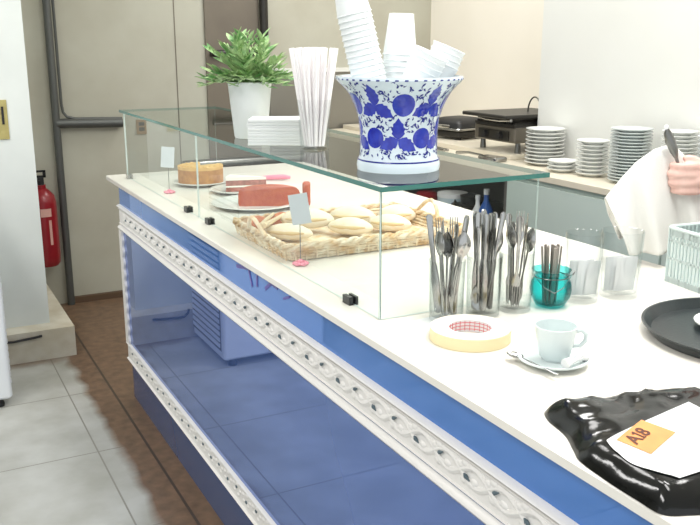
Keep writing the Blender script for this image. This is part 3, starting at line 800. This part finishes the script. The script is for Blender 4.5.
# coffee cup on saucer
tag(plate_mb(.062, .012, .004).build('saucer', M['cup_china'], loc=(.975, 1.100, CT)), 'white saucer under the coffee cup', 'saucer')
cc = empty('coffee_cup', (.981, 1.104, CT+.0072), 'small white coffee cup on a saucer in front of the glasses', 'cup')
MB().lathe([(.001, 0), (.022, 0), (.023, .003), (.026, .006), (.032, .03), (.037, .060), (.0375, .062), (.0355, .062), (.031, .032), (.024, .01), (.001, .008)], 40).build('bowl', M['cup_china'], cc)
MB().tube([R_*.0345+Zv*.050, R_*.045+Zv*.053, R_*.054+Zv*.045, R_*.053+Zv*.033, R_*.044+Zv*.024, R_*.031+Zv*.024], [.004, .0042, .0042, .0042, .004, .004], 10).build('handle', M['cup_china'], cc)
q_ = spoon_mb().build('coffee_spoon', M['steel']); q_.scale = (.75, .75, .72); q_.rotation_mode = 'QUATERNION'
q_.location = Vector((.975, 1.100, CT+.021))+R_*-.062+D_*.0; ax = (R_*.55+D_*.85); ax.normalize()
q_.location = Vector((.975, 1.100, CT+.0135))+R_*-.046+D_*.02-ax*.055; q_.rotation_quaternion = Matrix((Vector((ax.y, -ax.x, 0)), Vector((0, 0, 1)), ax)).transposed().to_quaternion() if False else ax.to_track_quat('Z', 'Y')
tag(q_, 'small steel spoon on the saucer left of the coffee cup', 'spoon')
s2 = MB(); s2.tube([R_*-.03+Zv*.004, R_*-.014+Zv*.006, Zv*.003, R_*.014+Zv*.007, R_*.028+Zv*.004], [.009, .007, .003, .007, .009], 8)
tag(s2.build('sugar_wrapper', M['white_paper'], loc=Vector((.975, 1.100, CT+.0165))+R_*.032+D_*.036, rot=(0, 0, .7)), 'twisted white sugar wrapper on the saucer beside the cup', 'wrapper')

# tape roll
tr = empty('tape_roll', (.922, 1.276, CT), 'flat roll of cream tape lying on the worktop', 'tape')
MB().lathe([(.048, .0), (.076, .0), (.077, .001), (.077, .023), (.076, .024)], 56, cap=False).build('wound_side', M['tape_side'], tr)['label'] = 'yellow outer winding'
MB().lathe([(.076, .024), (.0765, .0242), (.043, .0245), (.042, .0235), (.042, .001), (.047, 0)], 56, cap=False).build('top_face', M['tape_top'], tr)
MB().lathe([(.0418, .0005), (.0405, .0005), (.0405, .0242), (.0418, .0242)], 48, close=True).build('core', M['white_paper'], tr)
gr = MB()
for k in range(26):
    a = 2*PI*k/26; ca, sa_ = math.cos(a), math.sin(a)
    gr.tube([(.0402*ca, .0402*sa_, .003), (.0402*ca, .0402*sa_, .022)], .0006, 4)
for z in (.006, .0125, .019): gr.tube([(.0402*math.cos(2*PI*k/40), .0402*math.sin(2*PI*k/40), z) for k in range(41)], .0006, 4)
gr.build('red_lattice_print', M['red'], tr)['label'] = 'red lattice print inside the core'
tag(MB().box(-.05, .05, -.035, .035, 0, .0006).build('paper_sheet', M['white_paper'], smooth=False, loc=(.925, 1.388, CT), rot=(0, 0, .1)), 'loose white sheet of paper lying behind the tape roll', 'paper')

# ------------------------------------------------------------------ black bag with paper
OUT = [(.834, .948), (.812, .920), (.800, .868), (.778, .825), (.764, .795), (.758, .74), (.757, .69), (.759, .648), (.79, .630), (.83, .615), (.95, .57), (1.10, .53), (1.20, .55), (1.24, .66), (1.20, .78), (1.10, .862), (1.02, .905), (.95, .925), (.88, .938)]
def cat(pts, m):
    n = len(pts); out = []
    for i in range(n):
        p0, p1, p2, p3 = [Vector((*pts[(i+k) % n], 0)) for k in (-1, 0, 1, 2)]
        for q in range(m):
            t_ = q/m; out.append(.5*((2*p1)+(p2-p0)*t_+(2*p0-5*p1+4*p2-p3)*t_*t_+(3*p1-p0-3*p2+p3)*t_**3))
    return out
ol = cat(OUT, 7); bc = Vector((.985, .745, 0))
def bag_h(x, y):
    p = Vector((x, y, 0)); dmin = min((p-o).length for o in ol)
    h = .032*(1-math.exp(-dmin/.016))
    n1 = noise.noise(Vector((x*11, y*11, 3.1))); n2 = abs(noise.noise(Vector(((x*.75+y*.66)*9+n1*.6, (-x*.66+y*.75)*25-n1*.6, 7.7)))); n3 = noise.noise(Vector((x*45, y*45, 1.3)))
    flat = min(1, max(0, max((.79-x)/.02, (x-1.0)/.05, (.655-y)/.03, (y-(.79+.18*(x-.80)))/.02)+.2))
    w = min(1, dmin/.02)
    return max(.0015, h+w*(.006*n1*flat+flat*(.012*(.25-n2)+.0012*n3)))
bgm = MB(); rings = []; nr = 34
for j in range(1, nr+1):
    s_ = j/nr; ring = []
    for o in ol:
        p = bc+(o-bc)*s_; ring.append(Vector((p.x, p.y, CT+bag_h(p.x, p.y))))
    rings.append(ring)
rings.append([Vector((o.x, o.y, CT+.0004)) for o in ol])
bgm.loft(rings, True, True)
bg = empty('plastic_bag', (.985, .745, CT), 'crumpled black plastic bag at the lower right counter edge', 'bag')
bgm.v = [(x-.985, y-.745, z-CT) for x, y, z in bgm.v]; bgm.build('bag_film', M['bag'], bg, auto=180)
def on_bag(mb, vs, fs, off, mi=None):
    mb.add([(x, y, CT+bag_h(x, y)+off+z) for x, y, z in vs], fs, mi)
def quadgrid(A, B, C, D, n=24):
    vs = []; fs = []
    for i in range(n+1):
        for j in range(n+1):
            u, v_ = i/n, j/n
            p = A*(1-u)*(1-v_)+B*u*(1-v_)+C*u*v_+D*(1-u)*v_; vs.append((p.x, p.y, 0))
    for i in range(n):
        for j in range(n): k_ = i*(n+1)+j; fs.append((k_, k_+n+1, k_+n+2, k_+1))
    return vs, fs
PA, PB, PC, PD = [Vector((*p, 0)) for p in ((.797, .784), (.802, .664), (.975, .655), (.990, .818))]
pe = empty('delivery_note', (.9, .73, CT+.03), 'white paper with an orange label lying on the black bag', 'paper')
def bagobj(mb, name, m_, parent):
    mb.v = [(x-.9, y-.73, z-CT-.03) for x, y, z in mb.v]; return mb.build(name, m_, parent)
b = MB(); vs, fs = quadgrid(PA, PB, PC, PD, 30)
nv = []
for k, (x, y, z) in enumerate(vs):
    u = (k//31)/30; v_ = (k % 31)/30; nv.append((x-.016*4*u*(1-u)*(1-v_)**2, y, z))
vs = nv
on_bag(b, vs, fs, .0020); on_bag(b, vs, [tuple(reversed(f)) for f in fs], .0016); bagobj(b, 'sheet', M['white_paper'], pe)
O1, O2, O3, O4 = [Vector((*p, 0)) for p in ((.806, .775), (.880, .803), (.891, .752), (.814, .722))]
b = MB(); vs, fs = quadgrid(O1, O4, O3, O2, 16); on_bag(b, vs, fs, .0027); bagobj(b, 'orange_label', M['orange'], pe)['label'] = 'orange label marked A18'
e1 = (O2-O1).normalized(); e2 = (O1-O4).normalized(); base = O1+e1*.007-e2*.0285
b = MB()
def put(txt, u0):
    tv, tf = to_mesh_text(txt, .031, 0)
    on_bag(b, [tuple((base+e1*(v.x+u0)+e2*v.y)[:2])+(0,) for v in tv], tf, .0035)
put('A', 0); put('8', .0315)
def bar(p, q_, w):
    (a0, b0), (a1, b1) = p, q_; d_ = Vector((a1-a0, b1-b0, 0)); nn = Vector((-d_.y, d_.x, 0)).normalized()*w
    P4 = [(a0+nn.x, b0+nn.y), (a0-nn.x, b0-nn.y), (a1-nn.x, b1-nn.y), (a1+nn.x, b1+nn.y)]
    on_bag(b, [tuple((base+e1*x+e2*y)[:2])+(0,) for x, y in P4], [(0, 1, 2, 3)], .0035)
bar((.0265, 0), (.0265, .0215), .0017); bar((.0215, .0165), (.0265, .0208), .0015); bar((.0225, .0012), (.0305, .0012), .0013)
bagobj(b, 'label_text', M['ink'], pe)['label'] = 'dark characters A18'
gl = MB()
for k in range(7):
    a = Vector((.90+.012*k, .665+.004*k, 0)); c_ = a+Vector((-.012, .05+.01*(k % 3), 0)); w = Vector((.0007, 0, 0))
    n = 8; vs = []; fs = []
    for q in range(n+1):
        p = a.lerp(c_, q/n); vs += [((p-w).x, (p-w).y, 0), ((p+w).x, (p+w).y, 0)]
    for q in range(n): fs.append((2*q, 2*q+1, 2*q+3, 2*q+2))
    on_bag(gl, vs, fs, .0031)
bagobj(gl, 'printed_lines', M['greyink'], pe)

# ------------------------------------------------------------------ back counter
BX = 2.40
bt = MB(); bt.rbox(BX, 2.718, -1.5, 3.278, .92, CT, .006, 3)
tag(bt.build('back_worktop', M['back_top']), 'cream worktop of the back counter under the plate stacks', 'worktop')
bt = MB(); bt.rbox(BX, 3.268, 3.281, 5.045, .92, CT, .006, 3)
tag(bt.build('back_worktop', M['back_top']), 'far worktop section below the raised slab beyond the plates', 'worktop')
tag(MB().rbox(2.57, 3.266, 3.285, 5.04, CT, SL, .005, 3).build('raised_slab', M['back_top']), 'raised slab on the back counter under the metal grill', 'slab')
cb = empty('back_cabinet', (2.56, 1.0, 0), 'grey green base cabinet below the plate stacks', 'cabinet')
MB().box(-.135, .15, -2.5, 2.10, 0, .919).build('carcass', M['door_green'], cb, smooth=False)
for k in range(5):
    y0 = -2.48+k*.916
    dr_ = MB().rbox(-.155, -.1355, y0, y0+.905, .10, .90, .003, 2).build('door', M['door_green'], cb)
os_ = empty('open_shelving', (2.72, 4.07, 0), 'open dark shelving below the back counter behind the glass case', 'shelving')
MB().box(-.30, .54, -.965, -.945, 0, .919).build('side_panel', M['shelf_dark'], os_, smooth=False)
MB().box(-.30, .54, .945, .965, 0, .919).build('side_panel', M['shelf_dark'], os_, smooth=False)
MB().box(.52, .54, -.945, .945, 0, .919).build('back_panel', M['shelf_dark'], os_, smooth=False) if False else MB().box(.50, .53, -.78, .945, 0, .919).build('back_panel', M['shelf_dark'], os_, smooth=False)
MB().box(-.29, .49, -.775, .945, .52, .545).build('shelf', M['steel_sheet'], os_, smooth=False)
MB().box(-.29, .49, -.775, .945, .04, .06).build('shelf', M['steel_sheet'], os_, smooth=False)
sh_ = .545
b = MB(); b.lathe([(.001, 0), (.055, 0), (.07, .02), (.07, .14), (.05, .16), (.001, .165)], 24)
tag(b.build('red_jar', M['ext_red'], loc=(2.52, 3.93, sh_)), 'red lidded jar on the open shelf behind the glass case', 'jar')
o = empty('canister', (2.53, 3.70, sh_), 'pale blue canister on the open shelf behind the glass case', 'canister')
MB().lathe([(.001, 0), (.075, 0), (.078, .01), (.078, .17), (.001, .17)], 28).build('body', M['pale_blue'], o); MB().lathe([(.001, .17), (.08, .17), (.08, .19), (.02, .2), (.001, .2)], 28).build('lid', M['white_paper'], o)
for x, y, lab in ((2.50, 3.535, 'dark pan leaning on the open shelf beside the pale canister'),):
    o = empty('coffee_machine', (x+.03, y, sh_), 'dark machine with a bent pipe on the open shelf behind the glass case', 'machine')
    MB().rbox(-.08, .08, -.065, .065, 0, .16, .01).build('body', M['grill_dark'], o)
    MB().tube([(-.09, .02, .04), (-.10, .03, .12), (-.095, .0, .18), (-.085, -.03, .15), (-.085, -.035, .06)], .008, 8).build('pipe', M['steel_dark'], o)
    MB().lathe([(.001, .16), (.05, .16), (.055, .2), (.001, .215)], 20).build('hopper', M['grill_dark'], o)
def bottle(x, y, m_, lab, h=.2, r=.03):
    o = empty('bottle', (x, y, sh_), lab, 'bottle')
    MB().lathe([(.001, 0), (r, 0), (r*1.03, .01), (r*1.03, h*.62), (r*.4, h*.78), (r*.38, h*.9), (.001, h*.9)], 20).build('body', m_, o)
    MB().lathe([(.001, h*.9), (r*.45, h*.9), (r*.45, h), (.001, h)], 16).build('cap', M['white_paper'], o)
bottle(2.50, 3.435, M['white_paper'], 'white bottle on the open shelf beside the blue bottle', .22, .028)
bottle(2.50, 3.365, M['blue_thing'], 'blue bottle at the right end of the open shelf', .26, .032)

# plates on the back counter
def dish(R): return MB().lathe([(.001, 0), (R*.55, 0), (R*.58, .003), (R*.9, .012), (R, .0155), (R*1.0, .0185), (R*.965, .0185), (R*.6, .0075), (R*.5, .0065), (.001, .0065)], 44)
def stack(x, y, R, n, pitch, m_, which, grp, name='plate', lean=(0, 0)):
    first = None
    for k in range(n):
        lab = 'white %s, %s in %s' % (name, ordn(k, n), which)
        loc = (x+lean[0]*k+rnd.uniform(-.0015, .0015), y+lean[1]*k, CT+pitch*k)
        if first is None: first = dish(R).build(name, m_, loc=loc); tag(first, lab, name, grp)
        else: dup(first, loc, None, lab, grp)
    return first
stack(2.617, 3.095, .088, 10, .0165, M['plate'], 'stack beside the grill', 'plates stacked beside the grill')
stack(2.545, 2.885, .068, 3, .016, M['plate'], 'low pile left of second stack', 'dishes in the low pile', 'dish')
stack(2.572, 2.735, .069, 9, .0165, M['plate'], 'second stack from the grill', 'plates in the second stack', 'plate')
stack(2.570, 2.525, .081, 17, .0125, M['plate_grey'], 'tallest stack left of towel', 'plates in the tallest stack')
stack(2.625, 2.335, .066, 15, .0145, M['plate'], 'stack behind white towel', 'plates behind the towel')
stack(2.60, 2.13, .075, 15, .0145, M['plate_grey'], 'stack at the right edge', 'plates at the right edge')

# electric grill
g = empty('contact_grill', (2.80, 3.46, SL), 'dark steel contact grill with a raised flat lid on the back counter', 'grill')
for x in (-.16, .13):
    for y in (-.14, .14): MB().lathe([(.001, 0), (.016, 0), (.016, .006), (.012, .05), (.001, .05)], 14).build('foot', M['steel_dark'], g, loc=(x, y, 0))
MB().rbox(-.20, .17, -.165, .165, .05, .125, .012).build('body', M['grill_body'], g)
cp_ = MB().box(-.206, -.2, -.12, .12, .058, .105).build('control_panel', M['grill_dark'], g, smooth=False)
for y in (-.06, .06): MB().lathe([(.001, 0), (.018, 0), (.016, .016), (.001, .016)], 16).build('knob', M['black'], cp_, loc=(-.206, y, .08), rot=(0, -PI/2, 0))
lp = MB(); lp.box(-.20, .17, -.16, .16, .126, .138)
for k in range(12): lp.box(-.19, .16, -.15+k*.0265, -.135+k*.0265, .138, .145)
lp.build('lower_plate', M['grill_dark'], g, smooth=False)
ld = MB(); ld.rbox(-.27, .17, -.18, .18, .168, .186, .008); 
lid_ = ld.build('lid', M['grill_dark'], g)
MB().tube([(-.20, .13, .158), (-.205, .05, .152), (-.205, -.05, .152), (-.20, -.13, .158)], .008, 8).build('lid_handle', M['steel'], lid_)
MB().box(.14, .165, -.12, -.08, .12, .17).build('hinge', M['steel_dark'], g, smooth=False); MB().box(.14, .165, .08, .12, .12, .17).build('hinge', M['steel_dark'], g, smooth=False)
MB().tube([(-.02+.0, -.08+.05*math.cos(a)*1., .186+.075*math.sin(a)) for a in [PI*k/14 for k in range(15)]], .004, 8).build('wire_loop', M['steel'], lid_)
# second small appliance
g2_ = empty('sandwich_press', (2.80, 4.05, SL), 'small black appliance with a pale trim band left of the grill', 'sandwich press', .2)
def hump(d): return d
MB().rbox(-.13, .13, -.13, .13, .012, .05, .03).build('base', M['grill_dark'], g2_)
MB().rbox(-.135, .135, -.135, .135, .05, .062, .03).build('trim_band', M['steel'], g2_)
b = MB(); b.loft([[Vector((v.x*s_, v.y*s_, z)) for v in rect_ring(.13, .13, 0, .03)] for z, s_ in ((.062, 1), (.085, .97), (.105, .82), (.115, .5))], True, True); b.build('lid', M['black'], g2_)
MB().tube([(-.13, -.05, .07), (-.17, -.04, .075), (-.17, .04, .075), (-.13, .05, .07)], .01, 8).build('handle', M['steel'], g2_)
for x in (-.1, .1):
    for y in (-.1, .1): MB().lathe([(.001, 0), (.012, 0), (.012, .012), (.001, .012)], 10).build('foot', M['black'], g2_, loc=(x, y, 0))
# steel utensils lying in front of the slab
def flat_tool(x, y, rz, lab, m_, kind):
    o = empty(kind, (x, y, CT), lab, 'utensil', rz)
    if kind == 'steel_tongs':
        for s_ in (-1, 1): MB().tube([(0, .20, .006), (s_*.012, .1, .006), (s_*.016, -.02, .006), (s_*.010, -.14, .006)], [.004, .006, .006, .008], 8).build('arm', m_, o)
    elif kind == 'steel_scoop':
        b = MB(); b.rbox(-.04, .04, -.16, -.02, 0, .022, .02); b.build('bowl', m_, o)
        MB().tube([(0, -.02, .018), (0, .08, .022), (0, .17, .012)], [.006, .007, .008], 8).build('handle', M['steel'], o)
flat_tool(2.475, 3.40, .1, 'steel scoop with a dark handle in front of the raised slab', M['steel'], 'steel_scoop')
flat_tool(2.50, 3.85, -.08, 'steel tongs lying in front of the raised slab near the vase', M['steel'], 'steel_tongs')

# ------------------------------------------------------------------ person drying cutlery behind the counter
def skin_obj(chains):
    """chains: list of (list of (pos, radius), list of edges). Returns merged verts and faces after Skin + Subsurf."""
    mb = MB()
    for pts, edges in chains:
        me = bpy.data.meshes.new('tmp'); me.from_pydata([p for p, r in pts], edges, []); me.update()
        o = bpy.data.objects.new('tmp', me); COL.objects.link(o)
        md = o.modifiers.new('s', 'SKIN'); md.use_smooth_shade = True; md.branch_smoothing = .4
        for k, (p, r) in enumerate(pts):
            sv = me.skin_vertices[0].data[k]; rr = r if isinstance(r, tuple) else (r, r); sv.radius = rr; sv.use_root = (k == 0)
        o.modifiers.new('u', 'SUBSURF').levels = 2
        bpy.context.view_layer.update()
        dg = bpy.context.evaluated_depsgraph_get(); m2 = bpy.data.meshes.new_from_object(o.evaluated_get(dg))
        mb.add([v.co[:] for v in m2.vertices], [tuple(p.vertices) for p in m2.polygons])
        bpy.data.objects.remove(o); bpy.data.meshes.remove(me); bpy.data.meshes.remove(m2)
    return mb
def chain(pts): return (pts, [(k, k+1) for k in range(len(pts)-1)])
def remeshed(mb, vox, smooth_it=4):
    me = bpy.data.meshes.new('tmp'); me.from_pydata(mb.v, [], mb.f); me.update()
    o = bpy.data.objects.new('tmp', me); COL.objects.link(o)
    r = o.modifiers.new('r', 'REMESH'); r.mode = 'VOXEL'; r.voxel_size = vox
    s_ = o.modifiers.new('s', 'SMOOTH'); s_.factor = .5; s_.iterations = smooth_it
    bpy.context.view_layer.update()
    dg = bpy.context.evaluated_depsgraph_get(); m2 = bpy.data.meshes.new_from_object(o.evaluated_get(dg))
    out = MB().add([v.co[:] for v in m2.vertices], [tuple(p.vertices) for p in m2.polygons])
    bpy.data.objects.remove(o); bpy.data.meshes.remove(me); bpy.data.meshes.remove(m2)
    return out
PX, PY = 2.08, 1.345
hc = Vector((1.722, 1.512, 1.168))          # right hand
Bk = -D_                                     # away from the camera
def hand(c, left, back, mir=1):
    """fist: palm right of c, four curled fingers stacked vertically, thumb over the top."""
    L = left; out = []
    palm = c-L*.030
    out.append(chain([(palm-L*.055+Zv*-.012, (.024, .019)), (palm-L*.015+Zv*-.006, (.033, .02)), (palm+L*.018, (.034, .019))]))
    for k, (dz, ln, r) in enumerate(((.033, .92, .0098), (.0115, 1., .0102), (-.0105, .94, .0098), (-.031, .78, .0086))):
        kn = palm+L*.012+Zv*dz-back*.012
        out.append(chain([(kn-L*.03, r*1.05), (kn-back*.006, r*1.15), (kn+L*.034*ln-back*.010, r), (kn+L*.052*ln+back*.010, r*.95), (kn+L*.040*ln+back*.030, r*.85), (kn+L*.018*ln+back*.034, r*.75)]))
    th = palm-L*.02+Zv*.026-back*.006
    out.append(chain([(th-L*.015-Zv*.012, .013), (th+L*.012+Zv*.014, .0125), (th+L*.036+Zv*.026, .0108), (th+L*.056+Zv*.024+back*.004, .0088)]))
    return out, palm-L*.055+Zv*-.012
Lv = -R_
hA, wristA = hand(hc, Lv, Bk)
hcB = Vector((1.742, 1.345, 1.115)); hB, wristB = hand(hcB, Vector((0, 1, 0)).lerp(Vector((-.3, .9, .2)), .5).normalized(), Vector((-1, 0, 0)))
pelvis = Vector((PX+.02, PY, .93)); chest = Vector((PX, PY, 1.28)); neck = Vector((PX-.02, PY, 1.46)); headc = Vector((PX-.05, PY+.01, 1.595))
shR = Vector((PX, PY+.17, 1.385)); shL = Vector((PX, PY-.17, 1.385))
elR = Vector((PX-.07, PY+.19, 1.10)); elL = Vector((PX-.07, PY-.20, 1.08))
body = []
body.append(([(pelvis, (.15, .115)), (pelvis+Zv*.16, (.135, .10)), (chest, (.155, .11)), (Vector((PX, PY, 1.385)), (.13, .085)), (neck, .058), (headc-Zv*.05, .06)], [(k, k+1) for k in range(5)]))
for sh, el, wr in ((shR, elR, wristA), (shL, elL, wristB)):
    body.append(chain([(Vector((PX, sh.y*.5+PY*.5, 1.375)), .06), (sh, .058), (sh.lerp(el, .5), .047), (el, .04), (el.lerp(wr, .35), .041), (el.lerp(wr, .8), .030), (wr, .026)]))
for s_ in (-1, 1):
    hip = pelvis+Vector((0, s_*.095, -.04)); kn = Vector((PX+.0, PY+s_*.105, .50)); an = Vector((PX+.03, PY+s_*.11, .09))
    body.append(chain([(pelvis+Vector((0, s_*.06, .03)), .09), (hip, .088), (hip.lerp(kn, .5), .075), (kn, .056), (kn.lerp(an, .35), .056), (an, .038), (an+Vector((-.02, 0, -.045)), .036), (an+Vector((-.12, 0, -.055)), .032), (an+Vector((-.17, 0, -.06)), .024)]))
body += hA+hB
bm_ = skin_obj(body)
def headfn(d):
    x, y, z = d; k = 1-.16*max(0, -z/.12)                      # narrower jaw
    return Vector((x*(1-.10*max(0, -z/.12)), y*k, z))
bm_.sphere(headc, .098, .078, .122, 32, 20, fn=headfn)
fwd = Vector((-1, 0, 0))
bm_.tube([headc+Vector((-.092, 0, .022)), headc+Vector((-.104, 0, -.002)), headc+Vector((-.116, 0, -.022)), headc+Vector((-.098, 0, -.032))], [.007, .010, .014, .008], 10)
bm_.sphere(headc+Vector((-.062, 0, -.088)), .028, .030, .026, 14, 10)
for s_ in (-1, 1):
    bm_.sphere(headc+Vector((.008, s_*.078, -.01)), .018, .010, .031, 12, 8)
pr_ = empty('person', (PX, PY, 0), 'person in white behind the counter drying cutlery with a towel at the right edge', 'person')
def pbuild(mb, name, m_, auto=180):
    mb.v = [(x-PX, y-PY, z) for x, y, z in mb.v]; return mb.build(name, m_, pr_, auto=auto)
pbuild(remeshed(bm_, .0045, 3), 'body', M['skin'])
for s_ in (-1, 1):
    pbuild(MB().sphere(headc+Vector((-.086, s_*.032, .012)), .011, .013, .008, 12, 8), 'eye', M['eye']); pbuild(MB().sphere(headc+Vector((-.0945, s_*.032, .011)), .004, .006, .006, 10, 6), 'iris', M['hair'])
    pbuild(MB().tube([headc+Vector((-.091, s_*.016, .032)), headc+Vector((-.092, s_*.032, .038)), headc+Vector((-.080, s_*.05, .033))], [.003, .004, .002], 8), 'eyebrow', M['hair'])
pbuild(MB().tube([headc+Vector((-.084, -.024, -.062)), headc+Vector((-.095, -.008, -.059)), headc+Vector((-.095, .008, -.059)), headc+Vector((-.084, .024, -.062))], [.003, .007, .007, .003], 8), 'mouth', M['lip'])
def hairfn(d):
    x, y, z = d
    if x < -.03 and z < .05: return Vector((x*.62, y*.9, max(z, .0)*.9))
    return Vector((x, y, z if z > -.09 else -.09))
pbuild(MB().sphere(headc+Vector((.012, 0, .018)), .102, .086, .118, 28, 18, fn=hairfn), 'hair', M['hair'])
sh_c = [([(pelvis-Zv*.10, (.178, .14)), (pelvis+Zv*.06, (.172, .135)), (pelvis+Zv*.2, (.162, .125)), (chest, (.178, .133)), (Vector((PX, PY, 1.385)), (.145, .105)), (neck-Zv*.01, .070)], [(k, k+1) for k in range(5)])]
for sh, el, wr in ((shR, elR, wristA), (shL, elL, wristB)):
    sh_c.append(chain([(Vector((PX, sh.y*.5+PY*.5, 1.37)), .085), (sh, .074), (sh.lerp(el, .5), .064), (el, .058), (el.lerp(wr, .35), .056), (el.lerp(wr, .72), .047)]))
pbuild(remeshed(skin_obj(sh_c), .008, 5), 'shirt', M['shirt'])
tr_c = []
for s_ in (-1, 1):
    hip = pelvis+Vector((0, s_*.095, -.04)); kn = Vector((PX+.0, PY+s_*.105, .50)); an = Vector((PX+.03, PY+s_*.11, .10))
    tr_c.append(chain([(pelvis+Vector((0, s_*.05, .06)), .11), (hip, .105), (hip.lerp(kn, .5), .09), (kn, .072), (kn.lerp(an, .5), .07), (an, .062)]))
pbuild(remeshed(skin_obj(tr_c), .009, 5), 'trousers', M['trouser'])
for s_ in (-1, 1):
    pbuild(MB().rbox(PX-.17, PX+.085, PY+s_*.11-.046, PY+s_*.11+.046, 0, .075, .04), 'shoe', M['black'])

# the utensil in the fist
ut = empty('serving_tool', hc+Lv*.004+Zv*.002, 'grey handled utensil sticking up out of the fist and the towel', 'utensil')
MB().tube([(0, 0, -.03), Lv*.008+Zv*.03, Lv*.018+Zv*.055], [.003, .0035, .005], 8).build('neck', M['steel_dark'], ut)
MB().tube([Lv*.016+Zv*.05, Lv*.022+Zv*.065, Lv*.034+Zv*.09, Lv*.043+Zv*.112, Lv*.046+Zv*.122], [.005, .010, .0125, .009, .004], 10).build('handle', M['steel_dark'], ut)
MB().sphere(Lv*.047+Zv*.124, .006, .006, .007, 10, 8).build('end_cap', M['white_paper'], ut)

# white towel draped from the hand
tw = MB(); nu, nv_ = 44, 30
W = [  # (top ridge point, drop) from beside the fist to the free corner
    (hc+Lv*-.07-Zv*.012+D_*-.05, .17), (hc+Lv*-.02+Zv*.045+D_*-.05, .21), (hc+Lv*.022+Zv*.082+D_*-.045, .26), (hc+Lv*.070+Zv*.070+D_*-.03, .255), (hc+Lv*.115+Zv*.040+D_*-.02, .225), (hc+Lv*.150+Zv*.003+D_*-.01, .185), (hc+Lv*.192-Zv*.048, .05)]
def ridge(t_):
    f = t_*(len(W)-1); k = min(int(f), len(W)-2); f -= k
    return W[k][0].lerp(W[k+1][0], f), W[k][1]*(1-f)+W[k+1][1]*f
for side in (-1, 1):
    pass
vs = []
for i in range(nu+1):
    t_ = i/nu; p, dr = ridge(t_)
    for j in range(-nv_, nv_+1):
        s_ = j/nv_; a = abs(s_); sg = 1 if s_ > 0 else -1
        fold = .016*math.sin(t_*15+a*2.2+sg*.8)*a+.008*math.sin(t_*29+1+a*5)*a
        spread = .026*math.sqrt(a)+.03*a+fold
        back_ = sg > 0
        q_ = p-Zv*dr*a*(.92 if back_ else 1)-Zv*.008*a*0+D_*spread*(-1 if back_ else 1)*(.9 if back_ else 1)+Lv*(-.02*a*t_)+D_*.012
        vs.append(q_)
m2 = 2*nv_+1; fs = []
for i in range(nu):
    for j in range(m2-1): fs.append((i*m2+j, (i+1)*m2+j, (i+1)*m2+j+1, i*m2+j+1))
tw.add([v-hc for v in vs], fs)
to = tw.build('towel', M['towel'], loc=hc, auto=180); so = to.modifiers.new('thickness', 'SOLIDIFY'); so.thickness = .003; so.offset = 0
tag(to, 'white towel draped over the hand of the person drying cutlery', 'towel')

# ------------------------------------------------------------------ light
w = bpy.data.worlds.new('World'); sc.world = w; w.use_nodes = True
bgn = w.node_tree.nodes['Background']; bgn.inputs[0].default_value = (.93, .97, 1, 1); bgn.inputs[1].default_value = 1.2
def lamp(x, y, sx, sy, watts, col=(1, .985, .96), rz=0):
    f = empty('ceiling_or_added_light', (x, y, 2.9), LAB.pop(0), 'ceiling light', rz)
    MB().box(-sx/2-.03, sx/2+.03, -sy/2-.03, sy/2+.03, -.03, 0).build('housing', M['lamp_metal'], f, smooth=False)
    l = bpy.data.lights.new('ceiling_or_added_lamp', 'AREA'); l.shape = 'RECTANGLE'; l.size = sx; l.size_y = sy; l.energy = watts; l.color = col
    o = bpy.data.objects.new('ceiling_or_added_lamp', l); COL.objects.link(o); o.parent = f; o.location = (0, 0, -.035)
LAB = ['ceiling light panel above the near end of the blue counter', 'ceiling light panel above the glass case', 'ceiling light panel above the plate stacks', 'ceiling light panel above the far tiled floor', 'ceiling light panel above the near tiled floor', 'added fill light panel for the walls at the grill corner']
lamp(1.25, .75, .5, 1.2, 27)
lamp(1.25, 2.3, .4, 1.0, 16)
lamp(2.1, 1.6, .3, 1.2, 25)
lamp(-.6, 3.0, .4, 1.2, 32)
lamp(-1.0, .8, .4, 1.2, 34)
lamp(2.3, 4.1, .4, 1.0, 28)  # unseen lamp added to brighten the back wall and cream side wall

# ------------------------------------------------------------------ camera
cd = bpy.data.cameras.new('Camera'); cd.sensor_width = 36; cd.lens = 862/700*36; cd.clip_start = .02
co = bpy.data.objects.new('Camera', cd); COL.objects.link(co); co.location = (0, 0, 1.5)
co.rotation_euler = (math.radians(90-14.4), 0, math.radians(-27.5)); sc.camera = co
sc.view_settings.view_transform = 'Standard'; sc.view_settings.look = 'None'; sc.view_settings.gamma = 1
sc.view_settings.use_curve_mapping = False; sc.view_settings.exposure = 0.0
